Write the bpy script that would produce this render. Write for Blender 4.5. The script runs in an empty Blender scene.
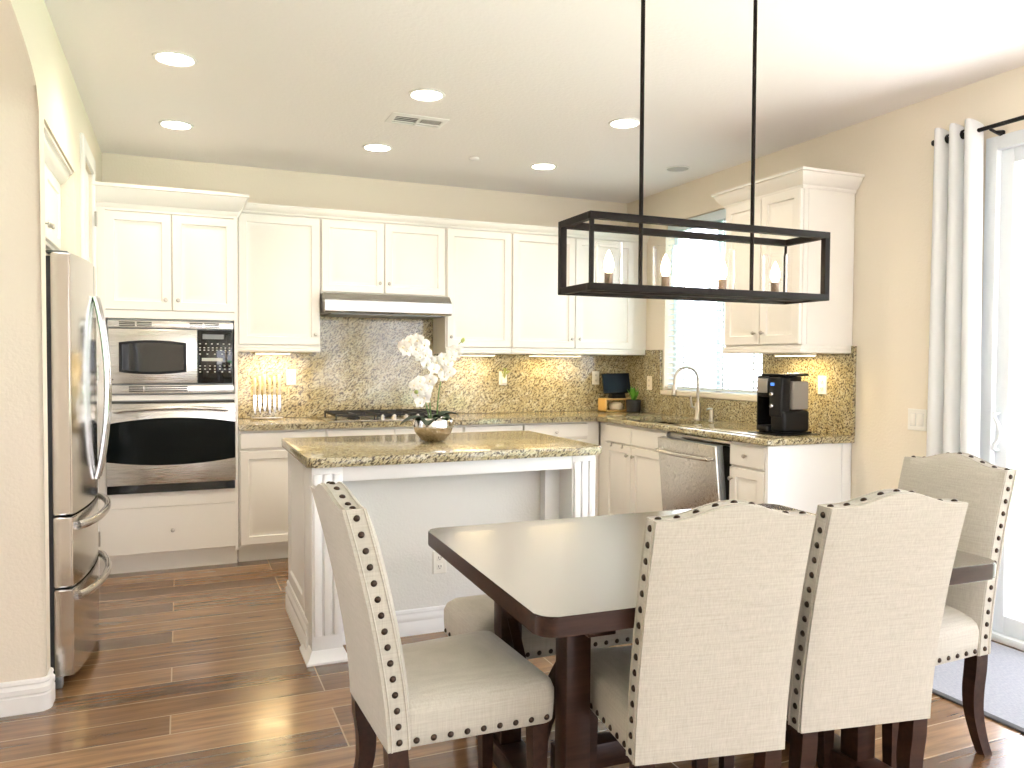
import bpy, bmesh, math, random
from mathutils import Vector, Matrix, Quaternion
R_ = math.radians
random.seed(7)
SC = bpy.context.scene
COL = SC.collection
# ------------------------------------------------------------------ camera, world, exposure
cam = bpy.data.objects.new('camera', bpy.data.cameras.new('camera'))
COL.objects.link(cam)
SC.camera = cam
_yaw, _pitch, _roll, _f = R_(22.992), R_(-1.683), R_(0.322), 782.8
fw = Vector((math.sin(_yaw) * math.cos(_pitch), math.cos(_yaw) * math.cos(_pitch), math.sin(_pitch)))
rt = Vector((math.cos(_yaw), -math.sin(_yaw), 0))
up = rt.cross(fw)
rt, up = math.cos(_roll) * rt + math.sin(_roll) * up, -math.sin(_roll) * rt + math.cos(_roll) * up
cam.matrix_world = Matrix(((rt.x, up.x, -fw.x, -3.633), (rt.y, up.y, -fw.y, -5.987), (rt.z, up.z, -fw.z, 1.342), (0, 0, 0, 1)))
cam.data.sensor_width = 36
cam.data.lens = _f / 1024 * 36
cam.data.clip_start = .05
W = bpy.data.worlds.new('daylight')
SC.world = W
W.use_nodes = True
bg = W.node_tree.nodes['Background']
bg.inputs[0].default_value = (.89, .90, 1.0, 1)
bg.inputs[1].default_value = 3.2
sun = bpy.data.objects.new('sun', bpy.data.lights.new('sun', 'SUN'))
COL.objects.link(sun)
sun.data.energy = 17.0
sun.data.color = (1, .96, .9)
sun.data.angle = R_(1)
sun.rotation_euler = (R_(-38), 0, 0)
SC.view_settings.view_transform = 'Standard'
SC.view_settings.look = 'None'
SC.view_settings.gamma = 1
SC.view_settings.use_curve_mapping = False
SC.view_settings.exposure = 1.28

# ------------------------------------------------------------------ materials
def mat(name, col, rough=.5, metal=0, **k):
    m = bpy.data.materials.new(name)
    m.use_nodes = True
    b = m.node_tree.nodes['Principled BSDF']
    b.inputs['Base Color'].default_value = (*col, 1)
    b.inputs['Roughness'].default_value = rough
    b.inputs['Metallic'].default_value = metal
    for kk, v in k.items():
        b.inputs[kk.replace('_', ' ')].default_value = v
    return m

class NT:
    def __init__(s, m):
        s.m = m; s.t = m.node_tree; s.b = s.t.nodes['Principled BSDF']
    def n(s, typ, **k):
        nd = s.t.nodes.new(typ)
        for kk, v in k.items():
            if kk in nd.inputs: nd.inputs[kk].default_value = v
            else: setattr(nd, kk, v)
        return nd
    def l(s, a, b): s.t.links.new(a, b)
    def coords(s, scale=(1, 1, 1), rot=(0, 0, 0)):
        tc = s.n('ShaderNodeTexCoord'); mp = s.n('ShaderNodeMapping')
        mp.inputs['Scale'].default_value = scale; mp.inputs['Rotation'].default_value = rot
        s.l(tc.outputs['Object'], mp.inputs[0]); return mp.outputs[0]
    def noise(s, vec, scale, detail=3, rough=.55):
        nd = s.n('ShaderNodeTexNoise'); nd.inputs['Scale'].default_value = scale
        nd.inputs['Detail'].default_value = detail; nd.inputs['Roughness'].default_value = rough
        s.l(vec, nd.inputs['Vector']); return nd.outputs['Fac']
    def ramp(s, fac, stops):
        nd = s.n('ShaderNodeValToRGB'); e = nd.color_ramp.elements
        while len(e) < len(stops): e.new(.5)
        for el, (p, c) in zip(e, stops):
            el.position = p; el.color = (*c, 1) if len(c) == 3 else c
        s.l(fac, nd.inputs[0]); return nd.outputs[0]
    def mix(s, fac, a, b, mode='MIX'):
        nd = s.n('ShaderNodeMixRGB'); nd.blend_type = mode
        for v, i in ((fac, 0), (a, 1), (b, 2)):
            if isinstance(v, (int, float)): nd.inputs[i].default_value = v
            elif isinstance(v, tuple): nd.inputs[i].default_value = (*v, 1)
            else: s.l(v, nd.inputs[i])
        return nd.outputs[0]
    def bump(s, h, strength=.2, dist=.01):
        nd = s.n('ShaderNodeBump'); nd.inputs['Strength'].default_value = strength
        nd.inputs['Distance'].default_value = dist
        s.l(h, nd.inputs['Height']); s.l(nd.outputs[0], s.b.inputs['Normal'])
    def base(s, c): s.l(c, s.b.inputs['Base Color'])

def paint(name, col, rough, scale=60, strength=.12):
    m = mat(name, col, rough); t = NT(m)
    t.bump(t.noise(t.coords(), scale, 2), strength, .006); return m

M = {}
M['wall'] = paint('wall_paint', (.86, .782, .655), .8, 70, .25)
M['wall_grey'] = paint('island_panel_paint', (.80, .79, .76), .8, 90, .25)
M['ceil'] = paint('ceiling_paint', (.93, .90, .885), .9, 45, .35)
M['cab'] = paint('cabinet_paint', (.88, .85, .795), .34, 8, .03)
M['trim'] = paint('trim_paint', (.86, .85, .83), .35, 8, .03)
M['isl'] = paint('island_paint', (.90, .90, .90), .35, 8, .03)
M['gap'] = mat('shadow_gap', (.05, .045, .04), .9)
M['plate'] = mat('outlet_plastic', (.88, .86, .80), .35)
M['slot'] = mat('outlet_slot', (.03, .03, .03), .5)
M['chrome'] = mat('polished_chrome', (.72, .72, .73), .12, 1)
M['nickel'] = mat('brushed_nickel', (.50, .47, .43), .28, 1)
M['black'] = mat('black_plastic', (.010, .010, .011), .32, IOR=1.3)
M['ovenglass'] = mat('oven_glass', (.004, .006, .006), .08, IOR=1.18)
M['blackglass'] = mat('black_glass', (.008, .009, .010), .06)
M['iron'] = mat('cast_iron', (.02, .02, .02), .6)
M['bronze'] = mat('dark_bronze_metal', (.012, .008, .007), .55, 0, IOR=1.22)
M['nail'] = mat('bronze_nailhead', (.045, .030, .022), .30, .85)
M['grey_metal'] = mat('grey_case_metal', (.20, .21, .21), .45, .6)
M['clear'] = mat('clear_glass', (1, 1, 1), .02, 0, Transmission_Weight=1.0, IOR=1.15)
M['acrylic'] = mat('clear_acrylic', (.97, .98, .98), .03, 0, Transmission_Weight=1.0, IOR=1.12)
M['tank'] = mat('smoked_tank', (.55, .50, .44), .10, 0, Transmission_Weight=.45, IOR=1.25)
M['screen'] = mat('dark_display_screen', (.006, .010, .018), .15, IOR=1.2)
M['bamboo'] = mat('bamboo', (.62, .40, .14), .45)
M['ceramic'] = mat('cream_ceramic', (.80, .70, .52), .5)
M['pot'] = mat('charcoal_pot', (.025, .027, .03), .55)
M['leaf'] = mat('orchid_leaf', (.008, .028, .012), .5)
M['plant'] = mat('green_leaf', (.10, .30, .03), .4)
M['stem'] = mat('green_stem', (.10, .20, .05), .5)
M['petal'] = mat('white_petal', (.90, .86, .82), .6, Subsurface_Weight=.1)
M['lip'] = mat('yellow_petal_centre', (.86, .74, .48), .6)
M['handle_grey'] = mat('pale_grey_handle', (.50, .47, .43), .35)
M['bud'] = mat('green_bud', (.45, .50, .15), .5)
M['white_lab'] = mat('grey_label_plate', (.45, .43, .40), .3, .8)
M['blue_led'] = mat('blue_display', (.02, .05, .20), .2, Emission_Color=(.1, .3, 1, 1), Emission_Strength=.6)
M['socket'] = mat('antique_socket', (.22, .15, .10), .45, .6)
M['blind'] = mat('blind_slat_white', (.74, .84, .90), .5, Subsurface_Weight=.0)
M['cord'] = mat('blind_cord', (.55, .60, .63), .7)
M['vinyl'] = mat('white_vinyl', (.82, .86, .90), .35)
M['grille'] = mat('speaker_grille', (.50, .50, .49), .7)
M['void'] = mat('duct_interior', (.05, .05, .045), .9)
M['pane'] = mat('window_glass', (1, 1, 1), 0, 0, Transmission_Weight=1.0, IOR=1.02)
M['fleck'] = mat('keypad_print', (.55, .55, .52), .5)
M['patio'] = paint('patio_concrete', (.72, .71, .69), .9, 12, .2)
M['lawn'] = mat('lawn_green', (.10, .30, .12), .9)
M['lens'] = mat('lamp_lens', (1, 1, 1), .5, Emission_Color=(1, .90, .74, 1), Emission_Strength=14)
M['flame'] = mat('bulb_glow', (1, .9, .7), .4, Emission_Color=(1, .80, .52, 1), Emission_Strength=22)
M['led'] = mat('undercabinet_lens', (1, 1, 1), .5, Emission_Color=(1, .82, .5, 1), Emission_Strength=4)

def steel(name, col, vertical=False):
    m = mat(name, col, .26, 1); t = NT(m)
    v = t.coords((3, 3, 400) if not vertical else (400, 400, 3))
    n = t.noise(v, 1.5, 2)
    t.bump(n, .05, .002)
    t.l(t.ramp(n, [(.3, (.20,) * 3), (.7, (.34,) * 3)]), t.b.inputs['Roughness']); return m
M['steel'] = steel('brushed_steel', (.62, .60, .57))
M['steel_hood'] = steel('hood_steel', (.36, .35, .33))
M['steel_dk'] = steel('brushed_steel_door', (.66, .64, .60), True)
M['steel_fr'] = steel('polished_steel_door', (.60, .58, .55), True)
NT(M['steel_fr']).b.inputs['Roughness'].default_value = .14
[M['steel_fr'].node_tree.links.remove(l) for l in list(M['steel_fr'].node_tree.links) if l.to_socket.name == 'Roughness']
M['gold'] = mat('hammered_gold_bowl', (.58, .48, .36), .25, 1)
_t = NT(M['gold']); _t.bump(_t.noise(_t.coords(), 45, 2), .9, .015)

def granite():
    m = mat('speckled_granite', (.7, .6, .4), .10); t = NT(m)
    v = t.coords((1, 1, 1.0), (.5, .62, .35))
    mp = t.n('ShaderNodeMapping'); mp.inputs['Scale'].default_value = (1.0, 1.7, 2.3); t.l(v, mp.inputs[0]); v = mp.outputs[0]
    big = t.noise(v, 8, 3); mid = t.noise(v, 30, 4, .65); fine = t.noise(v, 55, 3, .7); f2 = t.noise(v, 95, 2, .6)
    c = t.ramp(big, [(.30, (.43, .36, .195)), (.5, (.54, .475, .29)), (.72, (.61, .57, .42))])
    c = t.mix(t.ramp(mid, [(.50, (0, 0, 0)), (.60, (.85, .85, .85))]), c, (.37, .29, .16))
    c = t.mix(t.ramp(f2, [(.58, (0, 0, 0)), (.66, (.8, .8, .8))]), c, (.70, .66, .50))
    c = t.mix(t.ramp(fine, [(.505, (0, 0, 0)), (.565, (.96, .96, .96))]), c, (.070, .052, .034))
    t.base(c); return m
M['granite'] = granite()

def wood_floor():
    m = mat('dark_plank_floor', (.1, .05, .02), .22); t = NT(m)
    v = t.coords()
    br = t.n('ShaderNodeTexBrick'); t.l(v, br.inputs['Vector'])
    for k, x in (('Scale', 1), ('Brick Width', 1.55), ('Row Height', .165), ('Mortar Size', .0032), ('Mortar Smooth', .3)): br.inputs[k].default_value = x
    br.offset = .37; br.offset_frequency = 3
    br.inputs['Color1'].default_value = (0, 0, 0, 1); br.inputs['Color2'].default_value = (1, 1, 1, 1)
    tone = t.ramp(br.outputs['Color'], [(0, (.135, .070, .031)), (.5, (.215, .117, .053)), (1, (.32, .185, .089))])
    g = t.noise(t.coords((1.2, 16, 1)), 2.2, 5, .6)
    tone = t.mix(.75, tone, t.ramp(g, [(.25, (.40, .36, .33)), (.5, (.95, .92, .9)), (.75, (1.5, 1.45, 1.4))]), 'MULTIPLY')
    tone = t.mix(br.outputs['Fac'], tone, (.46, .32, .19))  # paler seams: light caught on plank bevels, painted into the colour
    t.base(tone)
    rn = t.noise(t.coords((2, 9, 1)), 2.0, 3)
    t.l(t.ramp(rn, [(.3, (.15,) * 3), (.7, (.27,) * 3)]), t.b.inputs['Roughness'])
    t.b.inputs['IOR'].default_value = 2.0
    hm = t.mix(.5, t.mix(br.outputs['Fac'], (1, 1, 1), (0, 0, 0)), rn)
    t.bump(hm, .18, .004); return m
M['floor'] = wood_floor()

def espresso(name, polished):
    m = mat(name, (.03, .014, .009), .20 if polished else .34); t = NT(m)
    if not polished: t.b.inputs['IOR'].default_value = 1.3
    g = t.noise(t.coords((2, 22, 22)), 2.0, 5, .6)
    t.base(t.ramp(g, [(.3, (.020, .009, .006)), (.7, (.048, .021, .013))]))
    if polished: t.b.inputs['Coat Weight'].default_value = 1; t.b.inputs['Coat Roughness'].default_value = .17; t.b.inputs['Coat IOR'].default_value = 4.0; t.b.inputs['IOR'].default_value = 3.2
    return m
M['wood'] = espresso('espresso_wood', False)
M['wood_top'] = espresso('polished_espresso_wood', True)

def linen():
    m = mat('beige_linen', (.60, .56, .49), .95); t = NT(m)
    a = t.noise(t.coords((4, 4, 90)), 3.0, 3); b = t.noise(t.coords((90, 90, 4)), 3.0, 3)
    w = t.mix(.5, a, b)
    t.base(t.ramp(w, [(.32, (.375, .345, .295)), (.68, (.48, .448, .39))]))
    t.bump(w, .25, .003); t.b.inputs['Sheen Weight'].default_value = .2; return m
M['linen'] = linen()

def cloth_white():
    m = mat('white_curtain_cloth', (.94, .94, .93), .9); t = NT(m)
    tr = t.n('ShaderNodeBsdfTranslucent'); tr.inputs[0].default_value = (.80, .86, .95, 1)
    mx = t.n('ShaderNodeMixShader'); mx.inputs[0].default_value = .28
    out = t.t.nodes['Material Output']
    t.l(t.b.outputs[0], mx.inputs[1]); t.l(tr.outputs[0], mx.inputs[2]); t.l(mx.outputs[0], out.inputs[0])
    t.bump(t.noise(t.coords(), 300, 2), .1, .002); return m
M['curtain'] = cloth_white()

def rugmat():
    m = mat('grey_mat_weave', (.45, .45, .45), .85); t = NT(m)
    n = t.noise(t.coords((120, 30, 1)), 2, 3)
    t.base(t.ramp(n, [(.3, (.24, .25, .28)), (.7, (.34, .35, .38))])); t.bump(n, .3, .004); return m
M['mat'] = rugmat()
M['mat_edge'] = mat('mat_binding', (.06, .06, .065), .8)

# ------------------------------------------------------------------ mesh builder
class MB:
    def __init__(s): s.bm = bmesh.new()
    def _v(s, ps): return [s.bm.verts.new(p) for p in ps]
    def _f(s, vs):
        try: return s.bm.faces.new(vs)
        except ValueError: return None
    def box(s, x0, x1, y0, y1, z0, z1, bev=0, seg=2):
        x0, x1 = min(x0, x1), max(x0, x1); y0, y1 = min(y0, y1), max(y0, y1); z0, z1 = min(z0, z1), max(z0, z1)
        v = s._v([(x, y, z) for x in (x0, x1) for y in (y0, y1) for z in (z0, z1)])
        fs = [s._f([v[i] for i in q]) for q in ((0, 1, 3, 2), (4, 6, 7, 5), (0, 4, 5, 1), (2, 3, 7, 6), (0, 2, 6, 4), (1, 5, 7, 3))]
        if bev > 0:
            es = set(e for f in fs for e in f.edges)
            bmesh.ops.bevel(s.bm, geom=list(es), offset=min(bev, .49 * min(x1 - x0, y1 - y0, z1 - z0)), segments=seg, affect='EDGES', profile=.5)
        return s
    def loft(s, rings, cap=True, closed=True):
        rv = [s._v(r) for r in rings]
        n = len(rv[0])
        for a, b in zip(rv, rv[1:]):
            for i in range(n if closed else n - 1):
                s._f([a[i], a[(i + 1) % n], b[(i + 1) % n], b[i]])
        if cap:
            s._f(rv[0][::-1]); s._f(rv[-1])
        return s
    def prism(s, poly, axis, a0, a1):
        def P(p, a): return {'x': (a, p[0], p[1]), 'y': (p[0], a, p[1]), 'z': (p[0], p[1], a)}[axis]
        return s.loft([[P(p, a0) for p in poly], [P(p, a1) for p in poly]])
    def lathe(s, prof, c=(0, 0, 0), seg=32, axis='z', cap=True):
        rings = []
        for r, h in prof:
            r = max(r, 1e-4)
            ring = []
            for i in range(seg):
                t = 2 * math.pi * i / seg
                a, b = r * math.cos(t), r * math.sin(t)
                p = {'z': (a, b, h), 'x': (h, a, b), 'y': (b, h, a)}[axis]
                ring.append((c[0] + p[0], c[1] + p[1], c[2] + p[2]))
            rings.append(ring)
        return s.loft(rings, cap)
    def tube(s, pts, r, seg=12, flat=None):
        pts = [Vector(p) for p in pts]
        n = len(pts)
        rs = r if isinstance(r, (list, tuple)) else [r] * n
        T = [(pts[min(i + 1, n - 1)] - pts[max(i - 1, 0)]).normalized() for i in range(n)]
        ref = Vector((0, 0, 1)) if abs(T[0].z) < .9 else Vector((1, 0, 0))
        N = (ref - T[0] * ref.dot(T[0])).normalized()
        rings = []
        for i in range(n):
            if i: N = T[i - 1].rotation_difference(T[i]) @ N
            B = T[i].cross(N)
            fx, fy = flat if flat else (1, 1)
            rings.append([tuple(pts[i] + rs[i] * (fx * math.cos(2 * math.pi * k / seg) * N + fy * math.sin(2 * math.pi * k / seg) * B)) for k in range(seg)])
        return s.loft(rings)
    def bar(s, a, b, w, h):                      # square bar between two points
        a, b = Vector(a), Vector(b); T = (b - a).normalized()
        ref = Vector((0, 0, 1)) if abs(T.z) < .9 else Vector((1, 0, 0))
        S = T.cross(ref).normalized(); U = S.cross(T)
        return s.loft([[tuple(p + S * i * w / 2 + U * j * h / 2) for i, j in ((-1, -1), (1, -1), (1, 1), (-1, 1))] for p in (a, b)])
    def rings_rect(s, m, a0, a1, b0, b1, prof):  # nested rectangles: profile of (inset, depth); m maps (a, b, depth) to a point
        rr = []
        for ins, d in prof:
            rr.append([m(a, b, d) for a, b in ((a0 + ins, b0 + ins), (a1 - ins, b0 + ins), (a1 - ins, b1 - ins), (a0 + ins, b1 - ins))])
        return s.loft(rr)
    def ball(s, c, r, sc=(1, 1, 1), seg=16, rings=10):
        prof = [(r * math.sin(math.pi * i / rings), -r * math.cos(math.pi * i / rings)) for i in range(rings + 1)]
        k = []
        for rr, h in prof:
            rr = max(rr, 1e-4)
            k.append([(c[0] + sc[0] * rr * math.cos(2 * math.pi * i / seg), c[1] + sc[1] * rr * math.sin(2 * math.pi * i / seg), c[2] + sc[2] * h) for i in range(seg)])
        return s.loft(k)
    def slab(s, fn, nu, nv, closed_back):        # two-sided shell: fn(u, v) front point, closed_back(u, v) back point
        F = [[s.bm.verts.new(fn(i / nu, j / nv)) for j in range(nv + 1)] for i in range(nu + 1)]
        B = [[s.bm.verts.new(closed_back(i / nu, j / nv)) for j in range(nv + 1)] for i in range(nu + 1)]
        for i in range(nu):
            for j in range(nv):
                s._f([F[i][j], F[i + 1][j], F[i + 1][j + 1], F[i][j + 1]])
                s._f([B[i][j], B[i][j + 1], B[i + 1][j + 1], B[i + 1][j]])
        for i in range(nu):
            s._f([F[i][0], B[i][0], B[i + 1][0], F[i + 1][0]]); s._f([F[i][nv], F[i + 1][nv], B[i + 1][nv], B[i][nv]])
        for j in range(nv):
            s._f([F[0][j], F[0][j + 1], B[0][j + 1], B[0][j]]); s._f([F[nu][j], B[nu][j], B[nu][j + 1], F[nu][j + 1]])
        return s
    def xf(s, mtx):
        bmesh.ops.transform(s.bm, matrix=mtx, verts=s.bm.verts); return s
    def build(s, name, m, parent=None, smooth=40):
        bmesh.ops.recalc_face_normals(s.bm, faces=s.bm.faces)
        off = ORG.get(parent.name, Vector((0, 0, 0))) if parent else Vector((0, 0, 0))
        if off.length: bmesh.ops.translate(s.bm, vec=-off, verts=s.bm.verts)
        if smooth:
            for f in s.bm.faces: f.smooth = True
            lim = R_(smooth)
            for e in s.bm.edges:
                if len(e.link_faces) == 2 and e.calc_face_angle(0) > lim: e.smooth = False
        me = bpy.data.meshes.new(name)
        s.bm.to_mesh(me); s.bm.free()
        me.materials.append(M[m] if isinstance(m, str) else m)
        o = bpy.data.objects.new(name, me); COL.objects.link(o)
        if parent: o.parent = parent; ORG[o.name] = off
        return o
ORG = {}
def tag(o, label, cat, group=None, kind=None):
    o['label'] = label; o['category'] = cat
    if group: o['group'] = group
    if kind: o['kind'] = kind
    return o
def thing(name, label, cat, loc=(0, 0, 0), group=None):
    o = bpy.data.objects.new(name, None); COL.objects.link(o)
    o.empty_display_size = .1; o.location = loc; ORG[o.name] = Vector(loc)
    return tag(o, label, cat, group)
def struct(o): o['kind'] = 'structure'; return o
def lamp(name, typ, loc, energy, col, parent=None, rot=(0, 0, 0), **k):
    l = bpy.data.lights.new(name, typ); l.energy = energy; l.color = col
    for kk, v in k.items(): setattr(l, kk, v)
    o = bpy.data.objects.new(name, l); COL.objects.link(o); o.rotation_euler = rot
    if parent: o.parent = parent; o.location = Vector(loc) - ORG[parent.name]
    else: o.location = loc
    return o
def dup(root, loc, rotz, label, group=None):
    def cp(o, par):
        c = o.copy(); COL.objects.link(c)
        if par: c.parent = par
        for ch in o.children: cp(ch, c)
        return c
    r = cp(root, None); r.location = loc; r.rotation_euler = (0, 0, rotz); r['label'] = label
    if group: r['group'] = group
    return r

H_ = 2.733
# ------------------------------------------------------------------ room shell
XL = -4.11
struct(MB().box(-7, .12, -11.5, .12, -.12, 0).build('floor', 'floor', None, 0))
struct(MB().box(-7, .12, -11.5, .12, H_, H_ + .1).build('ceiling', 'ceil', None, 0))
struct(MB().box(-7, .12, 0, .12, 0, H_).build('wall_back', 'wall', None, 0))
m = MB()
for y0, y1, z0, z1 in ((-.60, 0, 0, H_), (-1.765, -.60, 0, 1.09), (-1.765, -.60, 2.46, H_), (-3.35, -1.765, 0, H_), (-5.30, -3.35, 2.43, H_), (-6.3, -5.30, 0, H_), (-10.9, -6.3, 2.5, H_), (-11.5, -10.9, 0, H_)):  # long opening past the slider is unseen, added to let in daylight
    m.box(0, .14, y0, y1, z0, z1)
struct(m.build('wall_right', 'wall', None, 0))
m = MB(); m.box(-7, -2.6, -11.64, -11.5, 0, H_); m.box(-2.6, -.3, -11.64, -11.5, 2.55, H_); m.box(-.3, .14, -11.64, -11.5, 0, H_)
struct(m.build('wall_front_added', 'wall', None, 0))  # unseen wall, added to weaken the rear light; its gap shapes the rest
m = MB(); m.box(-7.14, -7, -11.64, -10.9, 0, H_); m.box(-7.14, -7, -6.8, -2.7, 0, H_); m.box(-7.14, -7, -2.7, -.2, 2.3, H_); m.box(-7.14, -7, -.2, .12, 0, H_); m.box(-7.14, -7, -10.9, -6.8, 2.5, H_); m.box(-7, -4.47, -6.8, -6.6, 0, H_)
struct(m.build('wall_hall_added', 'wall', None, 0))  # unseen walls added to shade the arch jamb; openings added to light the room
struct(MB().box(-25, -7.14, -30, 6, -.14, -.06).build('ground_bounce_left', 'patio', None, 0))  # unseen pale ground, added with the hall openings to send light in
# left wall: arch pier, header over the fridge recess, wall with tall door
m = MB()
JY = -2.572
arch = []
for i in range(25):
    t = math.pi * i / 24
    arch.append((-3.5 - .93 * math.cos(t), 2.26 + .21 * math.sin(t)))
poly = [(-2.47, 0), (-2.47, H_), (-6.6, H_), (-6.6, 0), (-4.43, 0)] + arch + [(JY, 0)]
poly = [p for i, p in enumerate(poly) if i == 0 or (abs(p[0] - poly[i - 1][0]) + abs(p[1] - poly[i - 1][1])) > 1e-4]
m.prism(poly, 'x', -4.47, XL)
es = [e for e in m.bm.edges if all(abs(v.co.x - XL) < 1e-4 and -4.44 < v.co.y < -2.5 and v.co.z < 2.6 for v in e.verts) and not all(v.co.z < 1e-3 for v in e.verts)]
bmesh.ops.bevel(m.bm, geom=es, offset=.022, segments=4, affect='EDGES', profile=.5)
m.box(-4.47, XL, -2.47, -1.50, 2.27, H_)
m.box(-4.47, XL, -1.50, -1.19, 0, H_); m.box(-4.47, XL, -.69, 0, 0, H_); m.box(-4.47, XL, -1.19, -.69, 2.44, H_)
m.box(-5.1, -4.98, -2.6, 0, 0, H_); m.box(-4.98, -4.471, -2.5718, -2.47, 0, H_); m.box(-4.98, -4.47, -1.50, -1.40, 0, H_)
struct(m.build('wall_left', 'wall', None, 30))
def base_prof(): return [(0, 0), (.016, 0), (.016, .062), (.013, .066), (.013, .07), (.016, .074), (.016, .092), (.010, .1), (.009, .106), (.012, .112), (.009, .122), (0, .126)]
m = MB(); pf = base_prof()
def base_path(m, pts, pf):    # sweep the profile along a floor path, offset to the left of travel
    pts = [Vector((*p, 0)) for p in pts]; rings = []
    for i, p in enumerate(pts):
        d1 = (pts[i] - pts[i - 1]).normalized() if i else (pts[1] - pts[0]).normalized()
        d2 = (pts[i + 1] - pts[i]).normalized() if i < len(pts) - 1 else d1
        n1 = Vector((-d1.y, d1.x, 0)); n2 = Vector((-d2.y, d2.x, 0)); n = (n1 + n2).normalized(); k = 1 / max(.3, n.dot(n1))
        rings.append([tuple(p + n * (a * k) + Vector((0, 0, z))) for a, z in pf])
    m.loft(rings)
r0 = .024
corner = [(XL - r0 + r0 * math.sin(t), JY + r0 - r0 * math.cos(t)) for t in [R_(a) for a in (0, 22, 45, 67, 90)]]
base_path(m, ([(-4.98, JY)] + corner + [(XL, -2.47)])[::-1], pf)
struct(m.build('baseboard_left', 'trim', None, 30))
# tall pantry door in the left wall
d = struct(MB().rings_rect(lambda a, b, k: (-4.16 + k, a, b), -1.186, -.694, .008, 2.436, [(0, 0), (0, .035), (.10, .035), (.11, .026), (.13, .026), (.16, .033)]).build('door_1', 'trim'))
m = MB(); m.box(XL, XL + .018, -1.28, -1.19, 0, 2.53, .004); m.box(XL, XL + .018, -.69, -.64, 0, 2.53, .004); m.box(XL, XL + .018, -1.19, -.69, 2.44, 2.53, .004)
m.build('door_casing', 'trim', d)
for z in (.25, 1.25, 2.17):
    MB().tube([(XL + .022, -.70, z - .04), (XL + .022, -.70, z + .04)], .007, 8).ball((XL + .022, -.70, z + .044), .008).build('hinge', 'nickel', d)
# kitchen window on the right wall
wz0, wz1, wy0, wy1 = 1.09, 2.46, -1.765, -.60
win = struct(bpy.data.objects.new('window_1', None)); COL.objects.link(win)
m = MB()
for y0, y1, z0, z1 in ((wy0, wy0 + .05, wz0, wz1), (wy1 - .05, wy1, wz0, wz1), (wy0, wy1, wz0, wz0 + .05), (wy0, wy1, wz1 - .05, wz1), (-1.21, -1.155, wz0, wz1)):
    m.box(.085, .135, y0, y1, z0, z1, .004)
m.build('window_frame', 'vinyl', win)
MB().box(.108, .112, wy0 + .04, wy1 - .04, wz0 + .04, wz1 - .04).build('pane', 'pane', win, 0)
struct(MB().box(-.022, .13, -1.79, -.575, 1.075, 1.115, .006).build('windowsill', 'wall'))
bl = thing('window_blind', 'white horizontal slat blind hanging in the kitchen window over the sink', 'blind', (.045, -1.18, 1.13))
MB().box(.01, .075, wy0 + .01, wy1 - .01, 2.385, 2.455, .006).build('headrail', 'blind', bl)
m = MB(); n = 29
for i in range(n):
    z = 1.165 + i * (2.375 - 1.165) / (n - 1); t = R_(15)
    dx, dz = .024 * math.cos(t), .024 * math.sin(t)
    m.prism([(.043 - dx, z - dz - .0014), (.043 + dx, z + dz - .0014), (.043 + dx, z + dz + .0014), (.043 - dx, z - dz + .0014)], 'y', wy0 + .015, wy1 - .015)
m.build('slats', 'blind', bl)
MB().box(.02, .066, wy0 + .015, wy1 - .015, 1.125, 1.147, .004).build('bottom_rail', 'blind', bl)
for y in (-.84, -1.325, -1.66):
    m = MB(); m.box(.016, .0175, y - .006, y + .006, 1.14, 2.39); m.box(.0685, .07, y - .006, y + .006, 1.14, 2.39); m.build('ladder_tape', 'cord', bl)
MB().tube([(.008, -.72, 2.38), (.006, -.72, 1.75)], .004, 6).build('tilt_wand', 'blind', bl)
# sliding glass door
sd = struct(bpy.data.objects.new('door_2', None)); COL.objects.link(sd)
m = MB()
m.box(-.012, .13, -3.405, -3.345, 0, 2.436, .004); m.box(-.012, .13, -5.31, -5.245, 0, 2.436, .004); m.box(-.012, .13, -5.245, -3.40, 2.37, 2.436, .004); m.box(-.012, .13, -5.245, -3.40, 0, .035, .004)
m.build('door_frame', 'vinyl', sd)
def sash(y0, y1, x):
    m = MB(); w = .062
    m.box(x, x + .04, y1 - w, y1, .035, 2.37, .004); m.box(x, x + .04, y0, y0 + w, .035, 2.37, .004); m.box(x, x + .04, y0 + w, y1 - w, 2.30, 2.37, .004); m.box(x, x + .04, y0 + w, y1 - w, .035, .125, .004)
    o = m.build('sash', 'vinyl', sd)
    MB().box(x + .018, x + .022, y0 + w - .01, y1 - w + .01, .115, 2.31).build('pane', 'pane', o, 0); return o
s1 = sash(-4.36, -3.404, .022); sash(-5.245, -4.30, .075)
MB().tube([(.022, -3.420, 1.105), (-.008, -3.420, 1.10), (-.024, -3.432, 1.08), (-.030, -3.458, 1.045), (-.031, -3.466, 1.015), (-.030, -3.458, .985), (-.024, -3.432, .95), (-.008, -3.420, .93), (.022, -3.420, .925)], .009, 10).build('door_handle', 'vinyl', s1)
# outside
struct(MB().box(-7.14, .14, -30, -11.5, -.14, -.06).build('ground_bounce_rear', 'patio', None, 0))  # unseen pale ground, added to bounce sunlight up onto the ceiling
struct(MB().box(.14, 2.6, -30, 6, -.14, -.06).build('ground_patio', 'patio', None, 0))
struct(MB().box(2.6, 30, -25, 25, -.14, -.07).build('ground_lawn', 'lawn', None, 0))

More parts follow.
